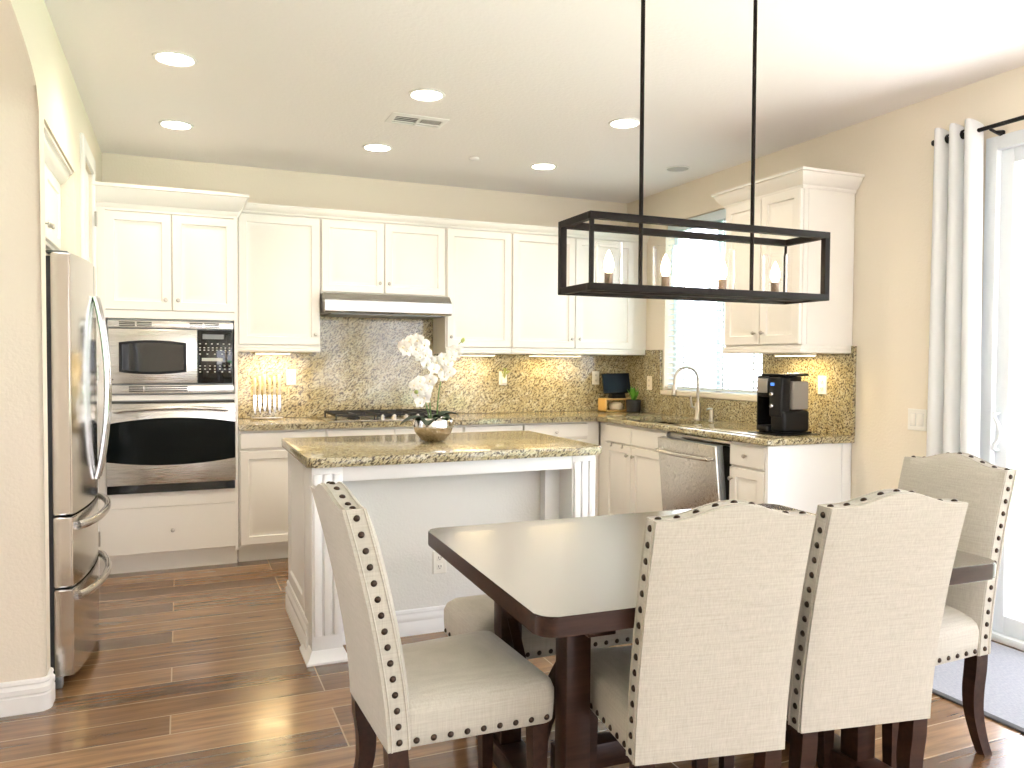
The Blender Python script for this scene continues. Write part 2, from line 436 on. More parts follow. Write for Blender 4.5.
# ------------------------------------------------------------------ cabinetry
DOORP = [(0, 0), (0, .017), (.003, .02), (.052, .02), (.057, .009), (.068, .007), (.080, .009), (.104, .018)]
SLABP = [(0, 0), (0, .016), (.004, .02)]
def mback(y): return lambda a, b, d: (a, y - d, b)
def mright(x): return lambda a, b, d: (x - d, a, b)
def mleft(x): return lambda a, b, d: (x + d, a, b)
def panel(par, name, mp, a0, a1, b0, b1, prof=DOORP, mt='cab'):
    return MB().rings_rect(mp, a0, a1, b0, b1, prof).build(name, mt, par)
def knob(par, p, d, mt='nickel', r=.013):
    p = Vector(p); d = Vector(d)
    m = MB(); m.tube([p, p + d * .014], [.005, .005], 10)
    m.tube([p + d * .012, p + d * .016, p + d * .022, p + d * .027, p + d * .029], [.006, r * .9, r, r * .75, .002], 14)
    return m.build('knob', mt, par)
B_ = (0, -1, 0); RT = (-1, 0, 0)
def crown(m, x0, x1, y0, y1, z0, h, out, sides):
    """stacked crown profile; sides lists which sides flare: -y, +x, -x, +y"""
    prof = [(0, 0), (.12, .10), (.12, .2), (.35, .30), (.62, .55), (.80, .78), (.80, .84), (1, .86), (1, 1)]
    rr = []
    for o, k in prof:
        o *= out
        a0 = x0 - (o if '-x' in sides else 0); a1 = x1 + (o if '+x' in sides else 0)
        b0 = y0 - (o if '-y' in sides else 0); b1 = y1 + (o if '+y' in sides else 0)
        rr.append([(a0, b0, z0 + h * k), (a1, b0, z0 + h * k), (a1, b1, z0 + h * k), (a0, b1, z0 + h * k)])
    return m.loft(rr)

# oven tower
TX0, TX1, TY = -4.108, -3.288, -.625
t = thing('oven_cabinet', 'tall white cabinet tower holding the microwave and wall oven', 'cabinet', (-3.69, -.31, 0))
m = MB()
m.box(TX0 + .001, TX1 - .001, -.60, -.006, .101, .414); m.box(TX0, TX0 + .06, TY, -.004, .10, 2.30); m.box(TX1 - .02, TX1, TY, -.004, .10, 2.30)
m.box(TX0 + .001, TX1 - .001, -.60, -.006, 1.625, 2.299); m.box(TX0 + .0602, TX1 - .0202, TY, -.3, 1.592, 1.64)
m.box(TX0 + .0602, TX1 - .0202, TY, -.3, 1.085, 1.118); m.box(TX0 + .0602, TX1 - .0202, TY, -.3, .417, .506)
m.box(TX0 + .002, TX1 - .002, -.06, -.008, .4, 1.63)
m.box(TX0 + .0602, TX1 - .0202, TY, -.6, 2.247, 2.30); m.box(TX0 + .001, TX1 - .003, -.56, -.05, 0, .10)
m.build('body', 'cab', t)
for a0, a1 in ((-4.052, -3.679), (-3.673, -3.300)): panel(t, 'door', mback(TY + .022), a0, a1, 1.645, 2.245)
ds = [o for o in t.children if o.name.startswith('door')]
knob(ds[0], (-3.712, TY, 1.71), B_); knob(ds[1], (-3.640, TY, 1.71), B_)
dr = panel(t, 'drawer', mback(TY + .022), -4.055, -3.300, .125, .415, SLABP); knob(dr, (-3.68, TY, .265), B_)
crown(MB(), TX0, TX1, TY, -.004, 2.262, .135, .07, ['-y', '+x']).build('crown', 'cab', t)
# microwave
mw = thing('microwave', 'stainless built in microwave above the wall oven', 'microwave', (-3.675, -.4, 1.12))
X0, X1 = -4.038, -3.315
def ventstrip(z0, z1, spans):
    o = MB().box(X0, X1, -.648, -.625, z0, z1, .003).build('vent_strip', 'steel', mw)
    for a, b in spans:
        m = MB()
        for k in range(3):
            zz = z0 + (z1 - z0) * (.22 + .25 * k)
            m.box(X0 + (X1 - X0) * a, X0 + (X1 - X0) * b, -.6495, -.640, zz, zz + (z1 - z0) * .14)
        m.build('vent_slots', 'void', o)
MB().box(X0 + .005, X1 - .005, -.63, -.10, 1.122, 1.588).build('case', 'grey_metal', mw)
ventstrip(1.534, 1.576, ((.09, .21), (.225, .34), (.64, .745), (.76, .88)))
ventstrip(1.128, 1.180, ((.16, .27), (.28, .62)))
def lens_poly(x0, x1, z0, z1, bulge, n=16):
    p = []
    for i in range(n + 1):
        u = i / n; p.append((x0 + (x1 - x0) * u, z0 - bulge * (1 - (2 * u - 1) ** 2)))
    for i in range(n + 1):
        u = 1 - i / n; p.append((x0 + (x1 - x0) * u, z1 + bulge * (1 - (2 * u - 1) ** 2)))
    return p
xd = -3.531
dr = MB().box(X0 + .004, xd, -.66, -.625, 1.19, 1.527, .006).build('door', 'steel', mw)
MB().prism(lens_poly(-3.975, -3.595, 1.262, 1.443, .015), 'y', -.6625, -.655).build('window_border', 'black', dr)
MB().prism(lens_poly(-3.958, -3.612, 1.276, 1.430, .013), 'y', -.664, -.655).build('window', 'blackglass', dr)
MB().lathe([(.004, -.663), (.004, -.655)], (-4.01, 0, 1.215), 10, 'y').build('door_button', 'black', dr)
cp = MB().box(xd + .003, X1 - .008, -.658, -.625, 1.19, 1.527, .004).build('control_panel', 'blackglass', mw)
MB().box(-3.50, -3.375, -.6595, -.65, 1.470, 1.500).build('display', 'grey_metal', cp)
m = MB()
for zz, nn in ((1.44, 6), (1.415, 8), (1.40, 8), (1.375, 5), (1.30, 7), (1.28, 7), (1.262, 5)):
    for k in range(nn): xx = -3.515 + .175 * k / (nn - 1); m.box(xx - .005, xx + .005, -.6592, -.65, zz - .003, zz + .003)
m.box(-3.505, -3.38, -.6592, -.65, 1.330, 1.350)
m.build('keypad', 'fleck', cp)
# wall oven
ov = thing('wall_oven', 'stainless wall oven with curved black window under the microwave', 'oven', (-3.68, -.4, .44))
X0, X1 = -4.050, -3.306
MB().box(X0 + .01, X1 - .01, -.63, -.31, .508, 1.083).build('case', 'grey_metal', ov)
MB().box(X0 + .004, X1 - .004, -.632, -.60, .51, 1.078).build('seal', 'void', ov)
MB().box(X0 + .003, X1 - .003, -.648, -.62, .510, .560).build('lower_vent', 'blackglass', ov)
dr = MB().box(X0, X1, -.668, -.632, .563, 1.066, .006).build('door', 'steel', ov)
p = [(X0 + .002, .665)]
for i in range(25):
    u = i / 24; p.append((X0 + .002 + (X1 - X0 - .004) * u, .712 - .031 * (1 - (2 * u - 1) ** 2)))
for i in range(25):
    u = 1 - i / 24; p.append((X0 + .002 + (X1 - X0 - .004) * u, .943 + .034 * (1 - (2 * u - 1) ** 2)))
MB().prism(p[1:], 'y', -.6705, -.66).build('window', 'ovenglass', dr)
rr = []
for i in range(25):
    u = i / 24; rr.append((X0 + .05 + (X1 - X0 - .1) * u, -.70 - .012 * (1 - (2 * u - 1) ** 2), 1.022 + .018 * (1 - (2 * u - 1) ** 2)))
m = MB().tube([(rr[0][0], -.665, rr[0][2])] + rr + [(rr[-1][0], -.665, rr[-1][2])], .011, 12)
m.build('handle', 'steel', dr)

# upper cabinets, back wall
UF = -.325
def upper(label, x0, x1, z0, doors, knobs, rail=True):
    t = thing('upper_cabinet', label, 'cabinet', ((x0 + x1) / 2, -.16, z0), 'white upper cabinets on the back wall')
    m = MB(); m.box(x0 + .0005, x1 - .0005, UF, -.004, z0, 2.3445); m.build('body', 'cab', t)
    for (a0, a1), kx in zip(doors, knobs):
        dd = panel(t, 'door', mback(UF), a0, a1, z0 + (.05 if rail else .012), 2.335)
        knob(dd, (kx, UF - .02, z0 + (.125 if rail else .085)), B_)
    if rail:
        m = MB(); m.box(x0 + .0005, x1 - .0005, UF - .020, UF + .01, z0 + .002, z0 + .022, .003); m.box(x0 + .0005, x1 - .0005, UF - .014, UF + .01, z0 + .022, z0 + .044, .003); m.build('light_rail', 'cab', t)
    return t
ZU = 1.397
upper('single door white upper cabinet between the oven tower and the range hood', -3.282, -2.714, ZU, [(-3.262, -2.722)], [-2.752])
upper('short double door white cabinet above the range hood', -2.712, -1.784, 1.815, [(-2.704, -2.258), (-2.250, -1.792)], [-2.29, -2.222], False)
upper('single door white upper cabinet just right of the range hood, knob at its lower left', -1.782, -1.246, ZU, [(-1.772, -1.252)], [-1.745])
upper('double door white upper cabinet in the corner beside the window wall', -1.244, -.0, ZU, [(-1.236, -.690), (-.682, -.14)], [-.722, -.650])
m = MB(); crown(m, -3.284, -.002, UF - .012, -.004, 2.345, .062, .035, ['-y'])
tag(m.build('crown_moulding', 'cab'), 'long white crown moulding along the top of the back wall upper cabinets', 'moulding')
# right wall upper cabinet
t = thing('upper_cabinet', 'tall double door white cabinet with stepped crown on the window wall', 'cabinet', (-.2, -2.2, ZU))
RF = -.382
m = MB(); m.box(RF, -.004, -2.536, -1.86, ZU, 2.36); m.box(RF + .03, -.01, -2.5395, -2.50, ZU + .05, 2.33); m.build('body', 'cab', t)
d1 = panel(t, 'door', mright(RF), -2.195, -1.868, 1.45, 2.335); d2 = panel(t, 'door', mright(RF), -2.528, -2.203, 1.45, 2.335)
knob(d1, (RF - .02, -2.163, 1.52), RT); knob(d2, (RF - .02, -2.235, 1.52), RT)
m = MB(); m.box(RF - .020, -.004, -2.545, -1.855, ZU + .002, ZU + .022, .003); m.box(RF - .014, -.004, -2.541, -1.858, ZU + .022, ZU + .044, .003); m.build('light_rail', 'cab', t)
crown(MB(), RF - .015, -.004, -2.541, -1.858, 2.325, .10, .065, ['-y', '-x', '+y']).build('crown', 'cab', t)
# over-fridge cabinet
t = thing('fridge_cabinet', 'small white cabinet with crown above the refrigerator', 'cabinet', (-4.4, -2.0, 1.86))
MB().box(-4.78, -4.19, -2.46, -1.53, 1.86, 2.20).build('body', 'cab', t)
for a0, a1, k in ((-2.455, -2.0, -2.04), (-1.992, -1.535, -1.955)):
    dd = panel(t, 'door', mleft(-4.19), a0, a1, 1.875, 2.19, [(0, 0), (0, .017), (.003, .02), (.045, .02), (.05, .012), (.07, .018)])
    knob(dd, (-4.17, k, 1.93), (1, 0, 0))
crown(MB(), -4.78, -4.178, -2.46, -1.53, 2.18, .085, .06, ['+x']).build('crown', 'cab', t)
# base cabinets back wall
BF = -.600
def basecab(label, x0, x1, fronts, knobs=(), toe=True):
    t = thing('base_cabinet', label, 'cabinet', ((x0 + x1) / 2, -.3, 0), 'white base cabinets under the back counter')
    m = MB(); m.box(x0, x1, BF, -.004, .105, .874); m.box(x0, x1, BF + .06, -.05, 0, .105); m.build('body', 'cab', t)
    for kind, a0, a1, b0, b1, kx, kz in fronts:
        o = panel(t, kind, mback(BF), a0, a1, b0, b1, DOORP if kind == 'door' else SLABP)
        if kx is not None: knob(o, (kx, BF - .02, kz), B_)
    return t
basecab('white base cabinet with drawer over door beside the oven tower', -3.283, -2.722, [('drawer', -3.275, -2.728, .757, .862, -3.0, .81), ('door', -3.275, -2.728, .125, .742, -2.77, .69)])
basecab('white base cabinet with two drawer fronts below the gas cooktop', -2.718, -1.738, [('drawer', -2.712, -2.252, .757, .862, -2.48, .81), ('drawer', -2.244, -1.744, .757, .862, -1.99, .81), ('door', -2.712, -2.252, .125, .742, -2.29, .69), ('door', -2.244, -1.744, .125, .742, -2.20, .69)])
basecab('white base cabinet behind the orchid end of the island', -1.734, -1.262, [('drawer', -1.728, -1.266, .757, .862, -1.5, .81), ('door', -1.728, -1.266, .125, .742, -1.69, .69)])
basecab('white base cabinet with a knobbed drawer in the counter corner', -1.258, -.6005, [('drawer', -1.252, -.715, .757, .862, -.99, .80), ('drawer', -1.252, -.715, .125, .742, -.99, .69)])
# base cabinets right wall
def rbase(label, y0, y1, top=.874):
    t = thing('base_cabinet', label, 'cabinet', (-.3, (y0 + y1) / 2, 0), 'white base cabinets under the window counter')
    m = MB(); m.box(BF, -.004, y0, y1, .105, top); m.box(BF + .06, -.05, y0, y1, 0, .105)
    if top < .87: m.box(BF, BF + .03, y0, y1, top, .874); m.box(BF, -.004, y1 - .02, y1, top, .874); m.box(BF, -.004, y0, y0 + .02, top, .874)
    m.build('body', 'cab', t); return t
sk = rbase('white sink cabinet with two false fronts and two doors', -1.555, -.604, .62)
panel(sk, 'drawer_front', mright(BF), -1.100, -.735, .735, .858, SLABP); panel(sk, 'drawer_front', mright(BF), -1.548, -1.106, .735, .858, SLABP)
d1 = panel(sk, 'door', mright(BF), -1.100, -.735, .125, .722); d2 = panel(sk, 'door', mright(BF), -1.548, -1.106, .125, .722)
knob(d1, (BF - .02, -1.065, .655), RT); knob(d2, (BF - .02, -1.145, .655), RT)
db = rbase('narrow white drawer and door cabinet at the counter end', -2.515, -2.205)
o = panel(db, 'drawer', mright(BF), -2.508, -2.212, .735, .858, SLABP); knob(o, (BF - .02, -2.36, .80), RT)
o = panel(db, 'door', mright(BF), -2.508, -2.212, .125, .722); knob(o, (BF - .02, -2.238, .655), RT)
m = MB(); m.box(-.615, -.004, -2.54, -2.5155, 0, .874, .002); m.box(-.075, -.004, -2.546, -2.53, 0, .874, .002); m.build('end_panel', 'isl', db)
# over-door hooks on the sink cabinet
for y, w in ((-.83, 'first'), (-.99, 'second')):
    hk = MB().box(BF - .024, BF - .0215, y - .008, y + .008, .700, .7265).box(BF - .024, BF - .004, y - .008, y + .008, .7235, .7265).tube([(BF - .0225, y, .705), (BF - .032, y, .700), (BF - .034, y, .710)], .003, 6).build('door_hook', 'nickel')
    tag(hk, 'tiny steel over door hook on the sink cabinet, %s from the corner' % w, 'hook', 'over door hooks')

# dishwasher, ajar
dw = thing('dishwasher', 'stainless dishwasher with its door slightly ajar', 'dishwasher', (-.3, -1.88, 0))
MB().box(-.55, -.01, -2.198, -1.562, .10, .868).box(-.50, -.05, -2.19, -1.57, 0, .10).build('tub', 'void', dw)
MB().box(-.60, -.55, -2.198, -1.562, .835, .868, .003).build('top_trim', 'steel', dw)
m = MB().box(-.045, 0, -2.185, -1.575, 0, .745, .006)
dm = MB().box(-.060, -.045, -2.188, -1.572, 0.0, .745, .006)
hnd = []
for i in range(17):
    u = i / 16; hnd.append((-.095 - .018 * math.sin(math.pi * u), -2.15 + .54 * u, .665 + .0 * u))
hm = MB().tube([(-.058, -2.15, .665)] + hnd + [(-.058, -1.61, .665)], .012, 12)
mt = Matrix.Translation((-.575, 0, .105)) @ Matrix.Rotation(R_(-5.5), 4, 'Y')
dd = m.xf(mt).build('door', 'grey_metal', dw); dm.xf(mt).build('door_skin', 'steel_dk', dd); hm.xf(mt).build('handle', 'steel', dd)

# countertops
m = MB(); c0, c1 = .876, .916
def edge(poly):
    m2 = MB().prism(poly, 'z', c0, c1)
    es = [e for e in m2.bm.edges if all(abs(v.co.z - c1) < 1e-5 for v in e.verts) or all(abs(v.co.z - c0) < 1e-5 for v in e.verts)]
    bmesh.ops.bevel(m2.bm, geom=es, offset=.012, segments=3, affect='EDGES', profile=.5); return m2
m = edge([(-3.285, -.003), (-3.285, -.645), (-.645, -.645), (-.645, -.80), (-.003, -.80), (-.003, -.003)])
tag(m.build('countertop', 'granite'), 'granite worktop along the back wall holding the cooktop', 'countertop')
m = MB()
SX0, SX1, SY0, SY1 = -.53, -.17, -1.52, -.82
m.box(-.645, SX0, -2.565, -.802, c0, c1, .012, 3); m.box(SX1, -.003, -2.565, -.802, c0, c1); m.box(SX0, SX1, SY1, -.802, c0, c1); m.box(SX0 - .002, SX1 + .01, -2.565, SY0, c0, c1, .012, 3)
tag(m.build('countertop', 'granite'), 'granite worktop under the window holding the sink', 'countertop')
# backsplash
m = MB(); m.box(-3.284, -.026, -.022, -.002, .917, 1.396); m.box(-2.712, -1.784, -.022, -.002, 1.396, 1.67)
tag(m.build('backsplash', 'granite'), 'full height speckled granite backsplash on the back wall', 'backsplash')
m = MB(); m.box(-.022, -.002, -.5745, -.3475, .917, 1.44); m.box(-.022, -.002, -.3475, -.002, .917, 1.396); m.box(-.022, -.002, -1.7905, -.5745, .917, 1.072); m.box(-.022, -.002, -1.8535, -1.7905, .917, 1.44); m.box(-.022, -.002, -2.547, -1.8535, .917, 1.395); m.box(-.0225, -.002, -2.568, -2.5472, .917, 1.44)
tag(m.build('backsplash', 'granite'), 'granite backsplash on the window wall behind the coffee maker', 'backsplash')
# range hood
h = thing('range_hood', 'low stainless range hood under the short cabinet', 'range hood', (-2.25, -.25, 1.67))
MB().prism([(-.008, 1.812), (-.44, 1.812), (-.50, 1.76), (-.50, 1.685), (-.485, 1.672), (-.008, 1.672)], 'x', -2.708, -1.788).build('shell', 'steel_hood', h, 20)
MB().box(-2.66, -1.84, -.45, -.06, 1.664, 1.673).build('filter', 'grey_metal', h)
# cooktop
ck = thing('gas_cooktop', 'black and steel gas cooktop set in the back worktop', 'cooktop', (-2.25, -.33, .917))
MB().box(-2.70, -1.80, -.59, -.09, .917, .925, .004).build('tray', 'steel', ck)
for x, y, r in ((-2.50, -.44, .045), (-2.50, -.21, .035), (-2.22, -.24, .06), (-1.98, -.44, .04), (-1.98, -.21, .045)):
    MB().lathe([(r, .925), (r, .935), (r * .8, .94), (r * .8, .948), (r * .3, .952)], (x, y, 0), 20).build('burner', 'iron', ck)
for x0, x1 in ((-2.65, -2.37), (-2.36, -2.09), (-2.08, -1.86)):
    m = MB(); z = .962
    for y in (-.56, -.33, -.11): m.box(x0, x1, y - .006, y + .006, z - .010, z + .004)
    for x in (x0 + .006, (x0 + x1) / 2, x1 - .006): m.box(x - .006, x + .006, -.56, -.11, z - .010, z + .004)
    for x in (x0 + .006, x1 - .006):
        for y in (-.555, -.115): m.box(x - .006, x + .006, y - .006, y + .006, .925, z)
    m.build('grate', 'iron', ck)
for k in range(5):
    MB().lathe([(.020, .925), (.020, .93), (.016, .935), (.015, .955), (.012, .96)], (-2.32 + .085 * k, -.555, 0), 18).build('control_knob', 'nickel', ck)
# sink, faucet, soap pump
sk = thing('sink', 'undermount stainless double bowl sink below the window', 'sink', (-.35, -1.17, .7))
m = MB()
for y0, y1 in ((SY0 - .01, -1.185), (-1.155, SY1 + .01)):
    m.rings_rect(lambda a, b, d: (a, b, .874 - d), SX0 - .01, SX1 + .01, y0, y1, [(0, 0), (.006, 0), (.012, .01), (.02, .19), (.06, .2)])
    m.rings_rect(lambda a, b, d: (a, b, .874 - d), SX0 - .012, SX1 + .012, y0 - .002, y1 + .002, [(0, 0), (0, .2), (.06, .205)])
m.build('bowl', 'steel', sk)
fc = thing('faucet', 'tall chrome gooseneck faucet beside the sink under the window', 'faucet', (-.10, -1.19, .917))
m = MB().lathe([(.028, .917), (.028, .925), (.021, .935), (.021, 1.03), (.018, 1.04)], (-.10, -1.19, 0), 20); m.build('base', 'nickel', fc)
pts = [(-.10, -1.19, 1.02), (-.10, -1.19, 1.20)]
for i in range(13):
    a = math.pi * i / 12; pts.append((-.10 - .088 * (1 - math.cos(a)), -1.19 + .02 * (1 - math.cos(a)), 1.215 + .088 * math.sin(a)))
pts.append((-.278, -1.15, 1.175))
MB().tube(pts, .0115, 14).build('spout', 'nickel', fc)
MB().tube([(-.278, -1.15, 1.175), (-.28, -1.15, 1.155), (-.285, -1.15, 1.095), (-.286, -1.15, 1.09)], [.0115, .017, .019, .015], 14).build('spray_head', 'nickel', fc)
MB().tube([(-.10, -1.185, 1.0), (-.105, -1.155, 1.0), (-.115, -1.135, 1.01), (-.12, -1.125, 1.09)], [.012, .011, .009, .006], 10).build('lever', 'nickel', fc)
sp = thing('soap_pump', 'short nickel soap pump standing between the faucet and coffee maker', 'soap dispenser', (-.09, -1.34, .917))
MB().lathe([(.022, .917), (.022, .922), (.015, .926), (.015, .985), (.012, .99)], (-.09, -1.34, 0), 18).build('post', 'nickel', sp)
MB().tube([(-.09, -1.34, .985), (-.09, -1.34, 1.0), (-.11, -1.34, 1.003), (-.135, -1.34, .998)], [.013, .012, .008, .006], 10).build('nozzle', 'nickel', sp)

# wall plates
def plate(label, c, face, gang=1, kind='outlet', mt='plate'):
    t = thing('outlet' if kind == 'outlet' else 'light_switch', label, 'outlet' if kind == 'outlet' else 'switch', c)
    w, hh = .035 + .0225 * (gang - 1), .0575
    mp = {'back': lambda a, b, d: (c[0] + a, c[1] - d, c[2] + b), 'right': lambda a, b, d: (c[0] - d, c[1] + a, c[2] + b)}[face]
    MB().rings_rect(mp, -w, w, -hh, hh, [(0, 0), (0, .003), (.003, .006)]).build('cover_plate', mt, t)
    for g in range(gang):
        o = (g - (gang - 1) / 2) * .046
        if kind == 'outlet':
            for s in (-1, 1):
                q = MB().rings_rect(mp, o - .016, o + .016, s * .022 - .014, s * .022 + .014, [(0, .004), (0, .0068), (.002, .0078)]).build('socket', mt, t)
                m = MB()
                for dx in (-.006, .006): m.rings_rect(mp, o + dx - .0015, o + dx + .0015, s * .022 - .003, s * .022 + .007, [(0, .007), (0, .0082)])
                m.rings_rect(mp, o - .002, o + .002, s * .022 - .010, s * .022 - .006, [(0, .007), (0, .0082)])
                m.build('slots', 'slot', q)
        else:
            MB().rings_rect(mp, o - .0165, o + .0165, -.033, .033, [(0, .004), (0, .0075), (.003, .010)]).build('rocker', mt, t)
            m = MB(); m.rings_rect(mp, o - .0175, o + .0175, -.034, .034, [(0, .0055), (0, .0064)]); m.build('gap', 'cord', t)
    return t
plate('white outlet on the granite splash above the knife block', (-2.875, -.022, 1.213), 'back')
plate('white outlet on the granite splash with a plug in air freshener', (-1.185, -.022, 1.20), 'back')
plate('white outlet half hidden behind the dark tablet', (-.315, -.022, 1.20), 'back')
plate('cream outlet on the granite beside the window, left of the faucet', (-.022, -.42, 1.165), 'right', mt='wall')
plate('white outlet on the granite right of the coffee maker', (-.022, -2.33, 1.205), 'right')
plate('white double rocker switch on the wall beside the curtain', (-.0005, -2.985, 1.04), 'right', 2, 'switch')
plate('white outlet low on the grey island panel', (-2.455, -2.302, .345), 'back')
# plug-in air freshener
af = thing('air_freshener', 'small white plug in air freshener with sprigs on the back splash', 'air freshener', (-1.185, -.04, 1.19))
MB().box(-1.205, -1.160, -.06, -.030, 1.155, 1.20, .008).build('body', 'plate', af)
m = MB()
for k in range(9):
    a = random.uniform(0, 6.28); rr = random.uniform(.0, .03)
    m.tube([(-1.18, -.045, 1.195), (-1.18 + .5 * rr * math.cos(a), -.05, 1.23), (-1.175 + rr * math.cos(a) * 1.4, -.055 - abs(rr) * .4, 1.25 + random.uniform(0, .035))], [.002, .002, .006], 6)
m.build('sprigs', 'bud', af)

# under-cabinet lights
def ucl(label, x0, x1, y0, y1, z, e):
    t = thing('under_cabinet_light', label, 'light', ((x0 + x1) / 2, (y0 + y1) / 2, z), 'under cabinet lights')
    MB().box(x0, x1, y0, y1, z - .014, z - .001, .003).build('housing', 'plate', t)
    MB().box(x0 + .006, x1 - .006, y0 + .006, y1 - .006, z - .0165, z - .013).build('lens', 'led', t)
    lamp('strip_lamp', 'AREA', ((x0 + x1) / 2, (y0 + y1) / 2, z - .02), e, (1, .74, .36), t, shape='RECTANGLE', size=x1 - x0, size_y=y1 - y0)
ucl('slim warm light under the cabinet beside the oven tower', -3.14, -2.90, -.20, -.12, ZU, 1.5)
ucl('slim warm light under the single door cabinet right of the hood', -1.62, -1.32, -.20, -.12, ZU, .7)
ucl('slim warm light under the corner cabinet', -1.0, -.55, -.20, -.12, ZU, .9)
ucl('slim warm light under the cabinet above the coffee maker', -.20, -.12, -2.38, -2.10, ZU, 1.2)

# ------------------------------------------------------------------ island
t = thing('kitchen_island', 'white kitchen island with granite top and fluted posts', 'island', (-2.4, -2.05, 0))
MB().box(-3.055, -1.735, -2.28, -1.66, .09, .872).box(-3.0, -1.80, -2.25, -1.72, 0, .09).build('body', 'isl', t)
MB().box(-2.975, -1.862, -2.302, -2.279, .0, .80).build('back_panel', 'wall_grey', t)
m = MB(); base_path(m, [(-1.866, -2.302), (-2.972, -2.302)], pf); m.build('baseboard', 'isl', t)
for x0, x1 in ((-3.105, -2.968), (-1.822, -1.688)):
    m = MB(); m.box(x0, x1, -2.50, -2.282, .0, .872, .003)
    p = m.build('post', 'isl', t)
    m = MB(); w = (x1 - x0)
    for k in range(3): m.box(x0 + w * (.06 + .315 * k), x0 + w * (.06 + .315 * k) + w * .25, -2.512, -2.498, .12, .84, .005)
    m.build('fluting', 'isl', p)
    MB().loft([[(x0 - o, -2.502 - o, z), (x1 + o, -2.502 - o, z), (x1 + o, -2.30, z), (x0 - o, -2.30, z)] for o, z in ((.026, 0), (.026, .010), (.014, .024), (.006, .045), (.001, .056))]).build('plinth', 'isl', p)
MB().box(-2.968, -1.822, -2.497, -2.47, .802, .872, .002).build('apron', 'isl', t)
MB().box(-1.905, -1.822, -2.36, -2.30, 0, .80).build('side_return', 'isl', t)
m = MB()
m.box(-3.094, -3.054, -2.282, -1.66, .0, .872, .002)
s_ = m.build('side_panel', 'isl', t)
MB().rings_rect(lambda a, b, d: (-3.092 - d, a, b), -2.26, -1.68, .16, .85, [(0, 0), (.0, .012), (.06, .012), (.068, .004), (.08, .004)]).build('raised_panel', 'isl', s_)
m = MB(); base_path(m, [(-3.096, -2.40), (-3.096, -1.66)], [(a * 1.3, z * 1.25) for a, z in pf]); m.build('side_baseboard', 'isl', s_)
poly = []
ix0, ix1, iy0, iy1 = -3.128, -1.665, -2.548, -1.585
for cx, cy, a0 in ((ix0 + .035, iy0 + .035, 180), (ix1 - .035, iy0 + .035, 270), (ix1 - .02, iy1 - .02, 0), (ix0 + .02, iy1 - .02, 90)):
    r = .035 if cy < -2 else .02
    for k in range(7): a = R_(a0 + 15 * k); poly.append((cx + r * math.cos(a), cy + r * math.sin(a)))
m = MB().prism(poly, 'z', .873, .915)
es = [e for e in m.bm.edges if abs(e.verts[0].co.z - e.verts[1].co.z) < 1e-6]
bmesh.ops.bevel(m.bm, geom=es, offset=.015, segments=4, affect='EDGES', profile=.5)
m.build('worktop', 'granite', t)

# ------------------------------------------------------------------ refrigerator
f = thing('refrigerator', 'stainless french door refrigerator in the left wall recess', 'refrigerator', (-4.4, -1.95, 0))
FY0, FY1 = -2.40, -1.51
MB().box(-4.85, -4.125, FY0 + .005, FY1 - .005, .03, 1.735, .006).box(-4.8, -4.15, FY0 + .04, FY1 - .04, 0, .03).build('case', 'grey_metal', f)
def fx(y): u = (y - FY0) / (FY1 - FY0) * 2 - 1; return -4.037 + .046 * (1 - u * u)
def fdoor(y0, y1, z0, z1, name):
    n = 14; ring = [(-4.105, y0), ] + [(fx(y0 + (y1 - y0) * i / n), y0 + (y1 - y0) * i / n) for i in range(n + 1)] + [(-4.105, y1)]
    m = MB().prism(ring, 'z', z0, z1)
    es = [e for e in m.bm.edges if abs(e.verts[0].co.z - e.verts[1].co.z) < 1e-6 or (abs(e.verts[0].co.y - e.verts[1].co.y) < 1e-6)]
    bmesh.ops.bevel(m.bm, geom=es, offset=.005, segments=2, affect='EDGES')
    return m.build(name, 'steel_fr', f)
YM = (FY0 + FY1) / 2
da = fdoor(FY0, YM - .003, .712, 1.765, 'door'); db_ = fdoor(YM + .003, FY1, .712, 1.765, 'door')
d3 = fdoor(FY0, FY1, .418, .702, 'drawer'); d4 = fdoor(FY0, FY1, .055, .408, 'drawer')
MB().box(-4.125, -4.1055, FY0 + .01, FY1 - .01, .06, 1.75).build('gasket', 'slot', f)
for y, par in ((YM - .045, da), (YM + .045, db_)):
    pts = []
    for i in range(21):
        u = i / 20; pts.append((fx(y) + .008 + .046 * math.sin(math.pi * u) ** .8, y, .80 + .82 * u))
    MB().tube(pts, .013, 12, (1.0, 1.35)).build('handle', 'chrome', par)
for z, par in ((.655, d3), (.365, d4)):
    pts = []
    for i in range(21):
        u = i / 20; y = FY0 + .06 + (FY1 - FY0 - .12) * u; pts.append((fx(y) + .004 + .040 * math.sin(math.pi * u) ** .45, y, z - .0 + .0 * u))
    MB().tube(pts, .014, 12, (1.3, 1.0)).build('handle', 'steel', par)
MB().box(-4.125, -4.045, FY0 + .01, FY0 + .10, 1.7655, 1.773, .003).build('hinge_cover', 'grey_metal', f)
MB().box(-4.115, -4.08, FY0 + .02, FY0 + .06, .0, .055, .004).build('foot', 'grey_metal', f)

